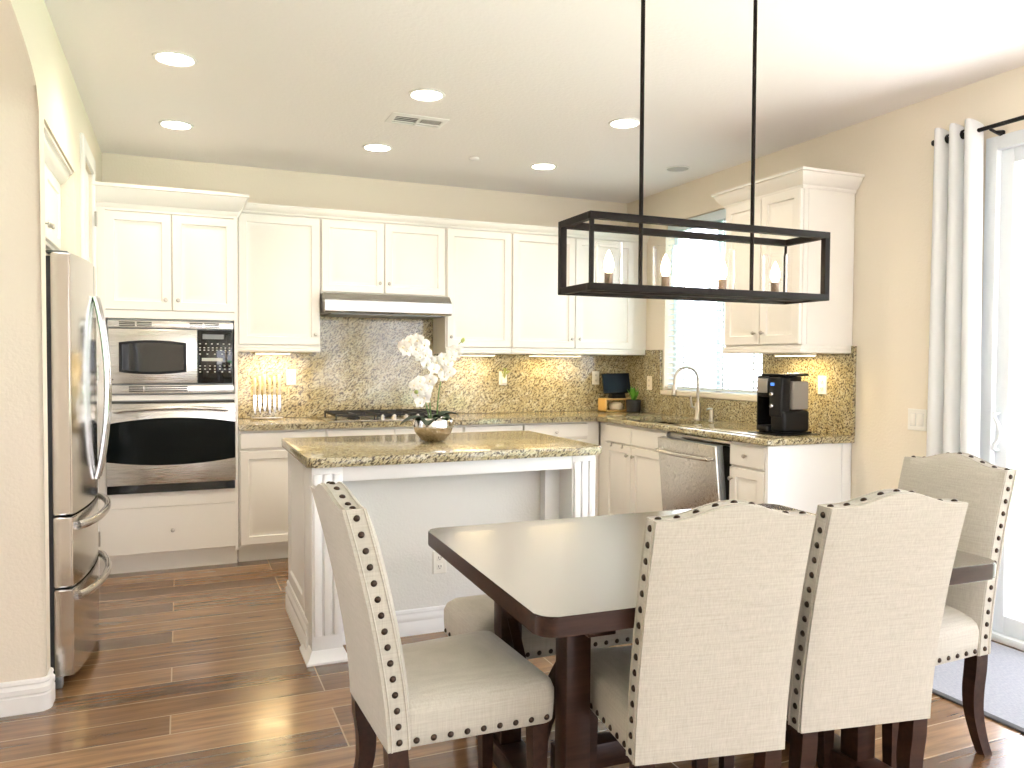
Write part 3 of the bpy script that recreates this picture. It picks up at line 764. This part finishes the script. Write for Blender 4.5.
# ------------------------------------------------------------------ ceiling fittings
def can(label, x, y, e):
    t = thing('recessed_light', label, 'ceiling light', (x, y, H_), 'recessed ceiling lights')
    MB().lathe([(.098, H_ - .0005), (.096, H_ - .006), (.084, H_ - .008), (.078, H_ - .004), (.078, H_ - .0005)], (x, y, 0), 40).build('trim_ring', 'trim', t)
    MB().lathe([(.078, H_ - .0035), (.06, H_ - .006), (.001, H_ - .007)], (x, y, 0), 32).build('lens', 'lens', t)
    lamp('downlight', 'SPOT', (x, y, H_ - .012), e, (1, .81, .60), t, spot_size=R_(150), spot_blend=.6, shadow_soft_size=.07)
for x, n in ((-3.645, 'near the left wall'), (-2.435, 'over the middle of the kitchen'), (-1.235, 'toward the window wall')):
    can('round recessed light %s, row closer to the dining table' % n, x, -2.0, 18)
    can('round recessed light %s, row closer to the back cabinets' % n, x, -.89, 5)
v = thing('ceiling_vent', 'white rectangular ceiling air register with dark louvre openings', 'air vent', (-2.36, -1.55, H_))
MB().rings_rect(lambda a, b, d: (a, b, H_ - d), -2.525, -2.19, -1.645, -1.455, [(0, 0), (0, .003), (.022, .010), (.030, .010), (.030, .004)]).build('frame', 'trim', v)
m = MB(); m.box(-2.50, -2.215, -1.62, -1.48, H_ - .0055, H_ - .0045); m.build('duct', 'void', v)
m = MB(); m.box(-2.364, -2.352, -1.622, -1.478, H_ - .012, H_ - .005); m.box(-2.5, -2.215, -1.528, -1.518, H_ - .012, H_ - .005)
for k in range(10):
    x = -2.345 + .0135 * k; m.box(x, x + .005, -1.62, -1.53, H_ - .007, H_ - .005)
for k in range(3):
    y = -1.615 + .03 * k; m.box(-2.5, -2.365, y, y + .006, H_ - .007, H_ - .005)
for k in range(2):
    y = -1.512 + .018 * k; m.box(-2.5, -2.215, y, y + .006, H_ - .007, H_ - .005)
m.build('louvres', 'trim', v)
s = thing('ceiling_speaker', 'flat round speaker grille in the ceiling by the window wall', 'speaker', (-.33, -1.23, H_))
MB().lathe([(.088, H_), (.088, H_ - .006), (.080, H_ - .009), (.077, H_ - .006)], (-.33, -1.23, 0), 36, cap=False).build('rim', 'trim', s)
MB().lathe([(.078, H_ - .0005), (.078, H_ - .0045), (.001, H_ - .0055)], (-.33, -1.23, 0), 36).build('grille', 'grille', s)
s = thing('smoke_detector', 'small round ceiling sensor near the back wall', 'sensor', (-1.766, -.9, H_))
MB().lathe([(.035, H_), (.035, H_ - .010), (.028, H_ - .016), (.001, H_ - .017)], (-1.766, -.9, 0), 28).build('cover', 'trim', s)

# ------------------------------------------------------------------ curtain and rod
rod = thing('curtain_rod', 'black curtain rod above the sliding glass door', 'curtain rod', (-.085, -4.3, 2.465))
MB().tube([(-.085, -3.125, 2.465), (-.085, -5.6, 2.465)], .0105, 12).build('rod', 'black', rod)
MB().lathe([(.0105, 0), (.015, .003), (.015, .012), (.008, .018)], (-.085, -3.125, 2.465), 14, 'y').build('finial', 'black', rod)
for y in (-3.42, -5.5): MB().tube([(-.001, y, 2.445), (-.05, y, 2.445), (-.085, y, 2.454)], [.016, .007, .007], 10).build('bracket', 'black', rod)
cu = thing('curtain', 'white grommet curtain panel gathered beside the sliding door', 'curtain', (-.085, -3.28, .02))
def cpath(u, v):
    y = -3.120 - (.248 + .030 * v) * u + .022 * v * (1 - u)
    c = abs(math.sin(math.pi * 3 * u)) ** .62
    return Vector((-.062 - (.062 - .010 * v) * c, y, 2.492 + .034 * c * (1 - v) ** 8 - 2.475 * v))
m = MB().slab(lambda u, v: cpath(u, v), 90, 24, lambda u, v: cpath(u, v) + Vector((.0022, .0006, 0)))
m.build('fabric', 'curtain', cu, 80)
for k in range(1, 3):
    y = -3.120 - .248 * k / 3
    MB().lathe([(.016, y - .007), (.023, y - .007), (.023, y + .007), (.016, y + .007), (.016, y - .007)], (-.085, 0, 2.465), 20, 'y', False).build('grommet', 'black', cu)
# mat at the slider
o = thing('door_mat', 'large grey flat mat with dark edging in front of the sliding door', 'mat', (-.45, -4.2, 0))
MB().box(-.80, -.05, -5.3, -3.36, .001, .008).build('weave', 'mat', o); m = MB(); m.box(-.825, -.795, -5.3, -3.34, 0, .009, .002); m.box(-.80, -.05, -3.37, -3.34, 0, .009, .002); m.build('binding', 'mat_edge', o)

# ------------------------------------------------------------------ dining table
TL = thing('dining_table', 'dark espresso wooden trestle dining table', 'table')
L2, W2 = .758, .520
poly = []
for sx, sy, a0 in ((-1, -1, 180), (1, -1, 270), (1, 1, 0), (-1, 1, 90)):
    for k in range(7): a = R_(a0 + 15 * k); poly.append((sx * (L2 - .045) + .045 * math.cos(a), sy * (W2 - .045) + .045 * math.sin(a)))
m = MB().prism(poly, 'z', .695, .745)
es = [e for e in m.bm.edges if abs(e.verts[0].co.z - e.verts[1].co.z) < 1e-6]
bmesh.ops.bevel(m.bm, geom=es, offset=.004, segments=2, affect='EDGES')
tt = m.build('tabletop', 'wood', TL)
tt.data.materials.append(M['wood_top'])
for p_ in tt.data.polygons:
    if p_.normal.z > .9: p_.material_index = 1
for sx in (-1, 1):
    x = -.545 if sx < 0 else .475
    MB().box(x - .05, x + .05, -.44, .44, .0, .075, .008).build('foot_beam', 'wood', TL)
    MB().box(x - .04, x + .04, -.42, .42, .645, .695, .004).build('top_beam', 'wood', TL)
    for sy in (-1, 1):
        y = sy * .25
        MB().box(x - .037, x + .037, y - .037, y + .037, .075, .646, .004).build('leg', 'wood', TL)
    for q in (-1, 1):
        MB().loft([[(x + a * .016, q * (.215 * (1 - u) ** 1.4 + .0) + b, .09 + .40 * (1 - u) ** .8 + c) for a, b, c in ((-1, -.02, -.02), (1, -.02, -.02), (1, .02, .03), (-1, .02, .03))] for u in (0, .15, .3, .45, .6, .75, .9, 1)]).build('brace', 'wood', TL)
MB().box(-.485, .485, -.035, .035, .075, .155, .006).build('stretcher', 'wood', TL)
TL.location = (-2.093, -3.866, 0); TL.rotation_euler = (0, 0, R_(-1.8))

# ------------------------------------------------------------------ upholstered chair
NAIL = None
def nail_mesh():
    m = MB(); m.lathe([(.0086, 0), (.0084, .0020), (.0066, .0044), (.0036, .0060), (.0004, .0064)], (0, 0, 0), 12, 'z')
    o = m.build('nailhead', 'nail'); me = o.data; bpy.data.objects.remove(o); return me
NAIL = nail_mesh()
def nail(par, p, n):
    o = bpy.data.objects.new('nailhead', NAIL); COL.objects.link(o); o.parent = par; o.location = p
    o.rotation_euler = Vector((0, 0, 1)).rotation_difference(Vector(n)).to_euler()
def chair(label, group):
    c = thing('dining_chair', label, 'chair', (0, 0, 0), group)
    ZB, ZT, T = .36, .979, .060
    hw = lambda v: .202
    def top(s): # camel top rise above the shoulder, s in -1..1
        return .034 * (.5 + .5 * math.cos(math.pi * min(1, abs(s) / .82)))
    def lean(z): k = max(0, (z - ZB) / (ZT - ZB)); return -.115 * k ** 1.55
    def bk(u, v, off, bulge=0):
        s = 2 * u - 1; z = ZB + (ZT + top(s) - ZB) * v
        ed = (1 - abs(s) ** 6) * (1 - abs(2 * v - 1) ** 10)
        return (s * hw(v), -.23 + lean(z) + off + bulge * ed, z)
    m = MB().slab(lambda u, v: bk(u, v, T, .022), 20, 20, lambda u, v: bk(u, v, 0, -.006))
    es = [e for e in m.bm.edges if len(e.link_faces) == 2 and e.calc_face_angle(0) > R_(55)]
    bmesh.ops.bevel(m.bm, geom=es, offset=.007, segments=2, affect='EDGES')
    back = m.build('backrest', 'linen', c, 60)
    # piping along both edges of the side band and over the top
    for off in (.010, T - .006):
        pts = [bk(0, j / 18, off) for j in range(19)] + [bk(i / 22, 1, off) for i in range(1, 22)] + [bk(1, 1 - j / 18, off) for j in range(19)]
        pts = [Vector(p) for p in pts]
        out = []
        for i, p in enumerate(pts):
            s = -1 if i < 19 else (1 if i >= 40 else 0)
            out.append(p + Vector((s * .0005, 0, .0005 if s == 0 else 0)))
        MB().tube(out, .0028, 6).build('piping', 'linen', back)
    for s in (-1, 1):
        for j in range(15):
            v = .035 + .93 * j / 14; p = Vector(bk((s + 1) / 2, v, T * .5)); nail(back, (p.x + s * .0002, p.y, p.z), (s, 0, 0))
    for i in range(9):
        u = .04 + .92 * i / 8; p = Vector(bk(u, 1, T * .5)); s = 2 * u - 1
        dz = (top(min(1, s + .05)) - top(max(-1, s - .05))) / (.1 * hw(1))
        nail(back, (p.x, p.y, p.z + .0002), (-dz, .12, 1))
    # seat cushion
    y0, y1 = -.185, .238; zb = .36
    def outline(k, inset):   # rounded plan outline, wider at the front
        pts = []
        for cx, cy, a0 in ((-1, 0, 180), (1, 0, 270), (1, 1, 0), (-1, 1, 90)):
            w = (.198 if cy == 0 else .220) - inset; yy = (y0 + inset * .3) if cy == 0 else (y1 - inset); r = max(.004, (.02 if cy == 0 else .035) - inset * .2)
            for q in range(6): a = R_(a0 + 18 * q); pts.append((cx * (w - r) + r * math.cos(a), (yy + r if cy == 0 else yy - r) + r * math.sin(a), k))
        return pts
    rings = [outline(zb, .004), outline(zb + .004, 0), outline(zb + .045, -.003), outline(zb + .085, -.004), outline(zb + .108, .004), outline(zb + .124, .022), outline(zb + .136, .06), outline(zb + .144, .11), outline(zb + .147, .16)]
    m = MB().loft(rings); seat = m.build('seat', 'linen', c, 70)
    for s in (-1, 1):
        for j in range(9):
            u = j / 8; y = -.155 + .362 * u; x = .198 + .022 * (y - y0) / (y1 - y0); nail(seat, (s * (x + .0008), y, zb + .018), (s, 0, 0))
    for j in range(10):
        nail(seat, (-.185 + .37 * j / 9, y1 + .0008, zb + .018), (0, 1, 0))
    # legs
    for s in (-1, 1):
        m = MB(); rr = []
        for z, y, w in ((.375, -.203, .026), (.31, -.199, .027), (.23, -.190, .026), (.15, -.196, .023), (.06, -.225, .020), (0, -.252, .019)):
            x = s * .172; rr.append([(x - w * .85, y - w, z), (x + w * .85, y - w, z), (x + w * .85, y + w, z), (x - w * .85, y + w, z)])
        # smooth the sabre curve
        fine = []
        for i in range(len(rr) - 1):
            p0, p1, p2, p3 = rr[max(i - 1, 0)], rr[i], rr[i + 1], rr[min(i + 2, len(rr) - 1)]
            for k in range(4):
                t = k / 4; ring = []
                for a, b, cc, d in zip(p0, p1, p2, p3):
                    ring.append(tuple(.5 * (2 * b[j] + (cc[j] - a[j]) * t + (2 * a[j] - 5 * b[j] + 4 * cc[j] - d[j]) * t * t + (-a[j] + 3 * b[j] - 3 * cc[j] + d[j]) * t ** 3) for j in range(3)))
                fine.append(ring)
        fine.append(rr[-1])
        MB().loft(fine).build('leg', 'wood', c, 50)
        x = s * .180; MB().loft([[(x + a * w, 0.198 + b * w, z) for a, b in ((-1, -1), (1, -1), (1, 1), (-1, 1))] for z, w in ((.367, .024), (0, .016))]).build('leg', 'wood', c)
    return c
CG = 'linen dining chairs around the table'
cA = chair('linen dining chair at the left end of the table, seen from its side', CG)
dup(cA, (-2.381, -4.192, 0), R_(-10.5), 'linen dining chair seen from behind directly right of the near left table leg', CG)
dup(cA, (-1.888, -4.212, 0), R_(-9.5), 'linen dining chair seen from behind, its back between two other chairs', CG)
dup(cA, (-1.342, -4.005, 0), R_(90), 'linen dining chair at the far right end of the table beside the sliding door', CG)
cA.location = (-2.938, -3.885, 0); cA.rotation_euler = (0, 0, R_(-88))
# bench on the island side
b = thing('dining_bench', 'long linen upholstered bench on the island side of the table', 'bench', (-2.14, -3.44, 0))
bx0, bx1, by0, by1, zb = -2.728, -1.53, -3.575, -3.19, .322
def bo(k, ins):
    pts = []
    for sx, sy, a0 in ((0, 0, 180), (1, 0, 270), (1, 1, 0), (0, 1, 90)):
        r = max(.005, .04 - ins * .2); cx = (bx0 + ins + r) if sx == 0 else (bx1 - ins - r); cy = (by0 + ins + r) if sy == 0 else (by1 - ins - r)
        for q in range(6): a = R_(a0 + 18 * q); pts.append((cx + r * math.cos(a), cy + r * math.sin(a), k))
    return pts
MB().loft([bo(zb, .004), bo(zb + .004, 0), bo(zb + .05, -.003), bo(zb + .09, -.003), bo(zb + .112, .006), bo(zb + .128, .026), bo(zb + .138, .07), bo(zb + .142, .14)]).build('cushion', 'linen', b, 70)
cush = b.children[0]
bc = Vector((-2.14, -3.44, 0))
for i in range(26): nail(cush, Vector((bx0 + .05 + (bx1 - bx0 - .1) * i / 25, by0 - .0006, zb + .018)) - bc, (0, -1, 0))
for i in range(7): nail(cush, Vector((bx0 - .0006, by0 + .05 + (by1 - by0 - .1) * i / 6, zb + .018)) - bc, (-1, 0, 0))
for x in (bx0 + .06, bx1 - .06):
    for y in (by0 + .05, by1 - .05):
        MB().loft([[(x + a * w, y + q * w, z) for a, q in ((-1, -1), (1, -1), (1, 1), (-1, 1))] for z, w in ((.33, .024), (0, .016))]).build('leg', 'wood', b)

# ------------------------------------------------------------------ chandelier
ch = thing('chandelier', 'dark bronze rectangular open frame chandelier with four candle bulbs', 'chandelier', (-2.10, -3.91, 1.55))
cx0, cx1, cy0, cy1, z0, z1 = -2.545, -1.668, -4.0, -3.815, 1.547, 1.772
bw = .021
m = MB()
for z in (z0 + bw / 2, z1 - bw / 2):
    for y in (cy0, cy1): m.box(cx0 - bw / 2, cx1 + bw / 2, y - bw / 2, y + bw / 2, z - bw / 2, z + bw / 2, .0015)
    for x in (cx0, cx1): m.box(x - bw / 2 + .0004, x + bw / 2 - .0004, cy0, cy1, z - bw / 2 + .0004, z + bw / 2 - .0004)
for x, y, w in ((cx0, cy0, .012), (cx0, cy1, bw), (cx1, cy0, bw), (cx1, cy1, .008)):
    m.box(x - w / 2 + .0006, x + w / 2 - .0006, y - w / 2 + .0006, y + w / 2 - .0006, z0 + .002, z1 - .002)
m.build('frame', 'bronze', ch)
ym = (cy0 + cy1) / 2
MB().box(cx0, cx1, ym - .028, ym + .028, z0 + .004, z0 + .016, .002).build('candle_bar', 'bronze', ch)
for x in (-2.322, -1.894):
    MB().tube([(x, ym, z0 + .012), (x, ym, H_ - .03)], .0065, 12).build('rod', 'bronze', ch)
MB().box(-2.40, -1.80, ym - .06, ym + .06, H_ - .03, H_, .004).build('canopy', 'bronze', ch)
for x in (-2.434, -2.230, -2.012, -1.795):
    k = MB().lathe([(.042, z0 + .014), (.044, z0 + .020), (.044, z0 + .026), (.020, z0 + .028)], (x, ym, 0), 24).build('candle_cup', 'bronze', ch)
    MB().lathe([(.013, z0 + .027), (.013, z0 + .062), (.010, z0 + .064)], (x, ym, 0), 16).build('socket', 'socket', k)
    MB().lathe([(.007, z0 + .063), (.013, z0 + .074), (.0155, z0 + .086), (.013, z0 + .102), (.007, z0 + .120), (.0012, z0 + .132)], (x, ym, 0), 16).build('bulb', 'flame', k)
    MB().lathe([(.040, z0 + .027), (.040, z0 + .155), (.0385, z0 + .155), (.0385, z0 + .027), (.040, z0 + .027)], (x, ym, 0), 32, 'z', False).build('glass_cylinder', 'clear', k)

# ------------------------------------------------------------------ things on the counters
# knife stand and knives
kb = thing('knife_stand', 'clear acrylic knife stand on the counter beside the oven tower', 'knife block', (-3.055, -.10, .917))
MB().box(-3.165, -2.945, -.135, -.045, .917, .928, .003).build('base', 'steel', kb)
MB().box(-3.155, -2.955, -.105, -.098, .928, 1.13, .002).build('panel', 'acrylic', kb)
for i in range(6):
    x = -3.14 + .034 * i
    t = thing('kitchen_knife', 'pale handled kitchen knife in the clear stand, %s from the oven tower' % ('first', 'second', 'third', 'fourth', 'fifth', 'sixth')[i], 'knife', (x, -.115, .94), 'knives in the clear stand')
    zt = 1.205 + .012 * (i % 3)
    MB().prism([(x - .011, 1.09), (x + .009, 1.09), (x + .010, 1.0), (x + .003, .945 + .01 * (i % 3)), (x - .010, .985)], 'y', -.1185, -.1165).build('blade', 'chrome', t)
    MB().tube([(x, -.1175, 1.085), (x - .003, -.1175, 1.12), (x + .001, -.1175, 1.16), (x - .004, -.1175, zt), (x - .004, -.1175, zt + .008)], [.009, .011, .009, .0115, .006], 10, (1, .75)).build('handle', 'handle_grey', t)
# bamboo shelf with tablet, candle jar and potted plant
sh = thing('bamboo_shelf', 'low bamboo riser shelf in the counter corner', 'shelf', (-.21, -.17, .917))
m = MB(); m.box(-.335, -.055, -.235, -.105, 1.015, 1.030, .003); m.box(-.335, -.320, -.235, -.105, .917, 1.015, .002); m.box(-.070, -.055, -.235, -.105, .917, 1.015, .002); m.box(-.335, -.055, -.235, -.105, .917, .927, .002)
m.build('frame', 'bamboo', sh)
tb = thing('smart_display', 'black tablet style display standing on the bamboo shelf', 'tablet', (-.20, -.17, 1.0305))
MB().prism([(-.215, 1.0305), (-.130, 1.0305), (-.160, 1.11), (-.185, 1.09)], 'x', -.255, -.125).build('stand', 'black', tb)
mm = MB().box(-.128, .128, -.012, 0, 0, .175, .006).xf(Matrix.Translation((-.20, -.195, 1.070)) @ Matrix.Rotation(R_(-14), 4, 'X') @ Matrix.Rotation(R_(-6), 4, 'Z'))
sc = mm.build('case', 'black', tb)
MB().box(-.120, .120, -.0132, -.010, .008, .167).xf(Matrix.Translation((-.20, -.195, 1.070)) @ Matrix.Rotation(R_(-14), 4, 'X') @ Matrix.Rotation(R_(-6), 4, 'Z')).build('screen', 'screen', sc)
j = thing('candle_jar', 'round cream ceramic jar inside the bamboo shelf', 'jar', (-.20, -.175, .9275))
MB().lathe([(.036, .9275), (.056, .938), (.060, .958), (.056, .982), (.040, .990)], (-.20, -.175, 0), 28).build('jar', 'ceramic', j)
MB().lathe([(.042, .990), (.044, .996), (.001, 1.001)], (-.20, -.175, 0), 24).build('lid', 'ceramic', j)
pp = thing('potted_plant', 'small green leafy plant in a charcoal pot beside the tablet', 'plant', (-.12, -.32, .917))
MB().lathe([(.052, .917), (.058, .922), (.064, 1.02), (.060, 1.022), (.058, 1.005), (.001, 1.005)], (-.115, -.32, 0), 28).build('pot', 'pot', pp)
def blade_leaf(m, base, dirv, L, w, curl=.3, n=8, fold=.25):
    base = Vector(base); d = Vector(dirv).normalized(); side = d.cross(Vector((0, 0, 1))); side = side.normalized() if side.length > .05 else Vector((1, 0, 0)); nr = side.cross(d)
    def pt(u, s, off):
        ww = w * math.sin(math.pi * min(1, (u * .93 + .07))) ** .7
        return base + d * L * u - Vector((0, 0, 1)) * curl * L * u * u + side * ww * s + nr * (fold * ww * abs(s) + off)
    m.slab(lambda u, v: pt(u, 2 * v - 1, 0), n, 4, lambda u, v: pt(u, 2 * v - 1, -.0018))
for a, tl, L, w in ((0, .35, .12, .018), (55, .45, .10, .016), (110, .25, .125, .018), (170, .5, .11, .017), (230, .3, .12, .018), (290, .4, .115, .017), (330, .12, .13, .016), (200, .1, .12, .016)):
    m = MB(); blade_leaf(m, (-.115, -.32, 1.004), (math.sin(R_(a)) * tl * 1.3, math.cos(R_(a)) * tl * 1.3, 1), L * 1.05, w * 1.15, .02); m.build('leaf', 'plant', pp, 60)
# coffee maker
tag(MB().box(-.455, -.15, -2.45, -2.17, .917, .921, .0015).build('coffee_mat', 'black'), 'flat black mat under the coffee maker', 'mat')
cm = thing('coffee_maker', 'black pod coffee maker with side water tank on the window counter', 'coffee maker', (-.26, -2.31, .9215))
x0, x1, y0, y1, zb = -.410, -.165, -2.415, -2.19, .930
MB().box(x0 + .02, x1 - .01, y0 + .01, y1 - .01, .9215, .932).build('feet', 'black', cm)
MB().box(x0 + .11, x1, y0 + .10, y1, zb, 1.262, .015, 3).build('body', 'black', cm)
MB().box(x0, x0 + .115, y0 + .118, y1, 1.135, 1.262, .014, 3).build('brew_head', 'black', cm)
MB().box(x0 + .004, x0 + .112, y1 - .014, y1 - .001, .95, 1.20, .004).build('side_wall', 'black', cm)
MB().box(x0 - .002, x0 + .006, y0 + .128, y1 - .012, 1.160, 1.246, .003).build('face_plate', 'white_lab', cm)
MB().box(x0 + .0, x0 + .115, y0 + .118, y1, zb, .965, .010).build('drip_tray', 'black', cm)
m = MB().box(x0 + .01, x1 - .03, y0, y0 + .117, zb, 1.062, .022, 3); m.build('tank_base', 'black', cm)
pn = MB().box(x0 + .002, x0 + .075, y0 + .012, y0 + .117, 1.02, 1.258, .012, 3).build('control_column', 'black', cm)
MB().box(x0 - .0005, x0 + .005, y0 + .07, y0 + .10, 1.205, 1.222).build('display', 'blue_led', pn)
for z in (1.155, 1.085):
    MB().tube([(x0 + .006, y0 + .085, z), (x0 - .010, y0 + .085, z), (x0 - .014, y0 + .085, z)], [.014, .013, .010], 18).build('dial', 'chrome', pn)
MB().box(x0 + .085, x1 - .035, y0 + .006, y0 + .112, 1.064, 1.232, .012, 3).build('water_tank', 'tank', cm)
MB().box(x0 + .02, x1 - .035, y0 + .012, y1 - .02, 1.262, 1.274, .005).build('lid', 'black', cm)
MB().box(x0 + .07, x1 - .03, y0 + .01, y0 + .05, 1.274, 1.281, .003).build('lid_handle', 'chrome', cm)
# orchid
oc = thing('potted_orchid', 'white flowering orchid in a hammered gold bowl on the island', 'orchid', (-2.395, -2.0, .916))
ox, oy = -2.395, -2.0
MB().lathe([(.045, .916), (.062, .922), (.096, .962), (.110, 1.000), (.104, 1.028), (.094, 1.036), (.090, 1.030), (.092, 1.0), (.001, .99)], (ox, oy, 0), 40).build('bowl', 'gold', oc)
MB().lathe([(.1115, .990), (.113, 1.000), (.107, 1.030), (.094, 1.040), (.090, 1.034), (.092, 1.028)], (ox, oy, 0), 40, cap=False).build('rim', 'chrome', oc)
m = MB().ball((ox, oy, 1.005), .086, (1, 1, .3)); m.build('moss', 'stem', oc)
for dx, dy, L, w, z, curl in ((-1, -.15, .19, .040, .45, .5), (1, .0, .17, .055, .9, .55), (.45, -.7, .13, .045, .8, .6), (-.5, -.8, .14, .048, .5, .6), (.1, .9, .15, .036, .6, .5)):
    m = MB(); blade_leaf(m, (ox + dx * .02, oy + dy * .02, 1.025), (dx, dy, z), L, w, curl, 10, .3); m.build('leaf', 'leaf', oc, 60)
def stem(pts):
    P = [Vector(p) for p in pts]; out = []
    for i in range(len(P) - 1):
        a, b, c, d = P[max(i - 1, 0)], P[i], P[i + 1], P[min(i + 2, len(P) - 1)]
        for k in range(5):
            t = k / 5; out.append(.5 * (2 * b + (c - a) * t + (2 * a - 5 * b + 4 * c - d) * t * t + (-a + 3 * b - 3 * c + d) * t ** 3))
    out.append(P[-1]); MB().tube(out, [.0042 - .0025 * i / len(out) for i in range(len(out))], 7).build('stem', 'stem', oc); return out
s1 = stem([(ox + .02, oy, 1.02), (ox + .028, oy, 1.15), (ox + .05, oy, 1.27), (ox + .075, oy + .01, 1.36), (ox + .12, oy, 1.41), (ox + .165, oy - .01, 1.455)])
s2 = stem([(ox - .01, oy, 1.02), (ox - .02, oy, 1.15), (ox - .01, oy, 1.26), (ox - .03, oy - .01, 1.36), (ox - .08, oy - .01, 1.425), (ox - .135, oy - .01, 1.43), (ox - .165, oy - .01, 1.40)])
s3 = stem([(ox - .02, oy - .01, 1.02), (ox - .045, oy - .02, 1.11), (ox - .07, oy - .02, 1.19), (ox - .10, oy - .02, 1.20)])
FL = MB()
for k in range(5):
    a = R_(90 + 72 * k); big = k in (1, 4)
    wv = .024 if big else .016; L = .040 if big else .038
    d = Vector((math.cos(a), 0, math.sin(a))); sd_ = Vector((-math.sin(a), 0, math.cos(a)))
    def pt(u, s, off): 
        ww = wv * math.sin(math.pi * (u * .86 + .12)) ** .6
        return d * (L * u + .002) + sd_ * ww * s + Vector((0, -.010 * u * (1 - u) * 2 + .006 * u * u - .004 * s * s * u + off, 0))
    FL.slab(lambda u, v: pt(u, 2 * v - 1, 0), 6, 4, lambda u, v: pt(u, 2 * v - 1, .0012))
fo = FL.build('flower', 'petal'); FME = fo.data; bpy.data.objects.remove(fo)
lo = MB().ball((0, -.006, -.006), .0062, (1, 1.2, 1.1), 8, 6).build('lip', 'lip'); LME = lo.data; bpy.data.objects.remove(lo)
def flower(p, az, tilt, s):
    o = bpy.data.objects.new('flower', FME); COL.objects.link(o); o.parent = oc; o.location = Vector(p) - Vector((ox, oy, .916))
    o.rotation_euler = (R_(tilt), R_(random.uniform(-20, 20)), R_(az)); o.scale = (s, s, s)
    q = bpy.data.objects.new('lip', LME); COL.objects.link(q); q.parent = o
FP = [(-.165, 1.415), (-.135, 1.445), (-.095, 1.450), (-.150, 1.395), (-.10, 1.405), (-.060, 1.425), (-.05, 1.375), (-.075, 1.365), (-.02, 1.345), (-.045, 1.325), (.015, 1.335), (-.01, 1.300), (.045, 1.300), (.075, 1.325), (.05, 1.355), (.09, 1.365), (.12, 1.395), (.085, 1.285), (.055, 1.262),
      (-.085, 1.235), (-.115, 1.215), (-.075, 1.195), (-.095, 1.165), (-.035, 1.195), (-.06, 1.15), (-.085, 1.125), (-.03, 1.24)]
for dx, z in FP:
    flower((ox + dx, oy - .022 + random.uniform(-.02, .015), z), -18 + random.uniform(-35, 35), random.uniform(-18, 18), random.uniform(.78, 1.0))
for p in (s1[-1], s1[-2]): MB().ball(p, .009, (1, 1, 1.3), 8, 6).build('bud', 'bud', oc)
MB().ball((ox - .10, oy - .03, 1.178), .012, (1.2, 1, 1), 8, 6).build('bud', 'bud', oc)
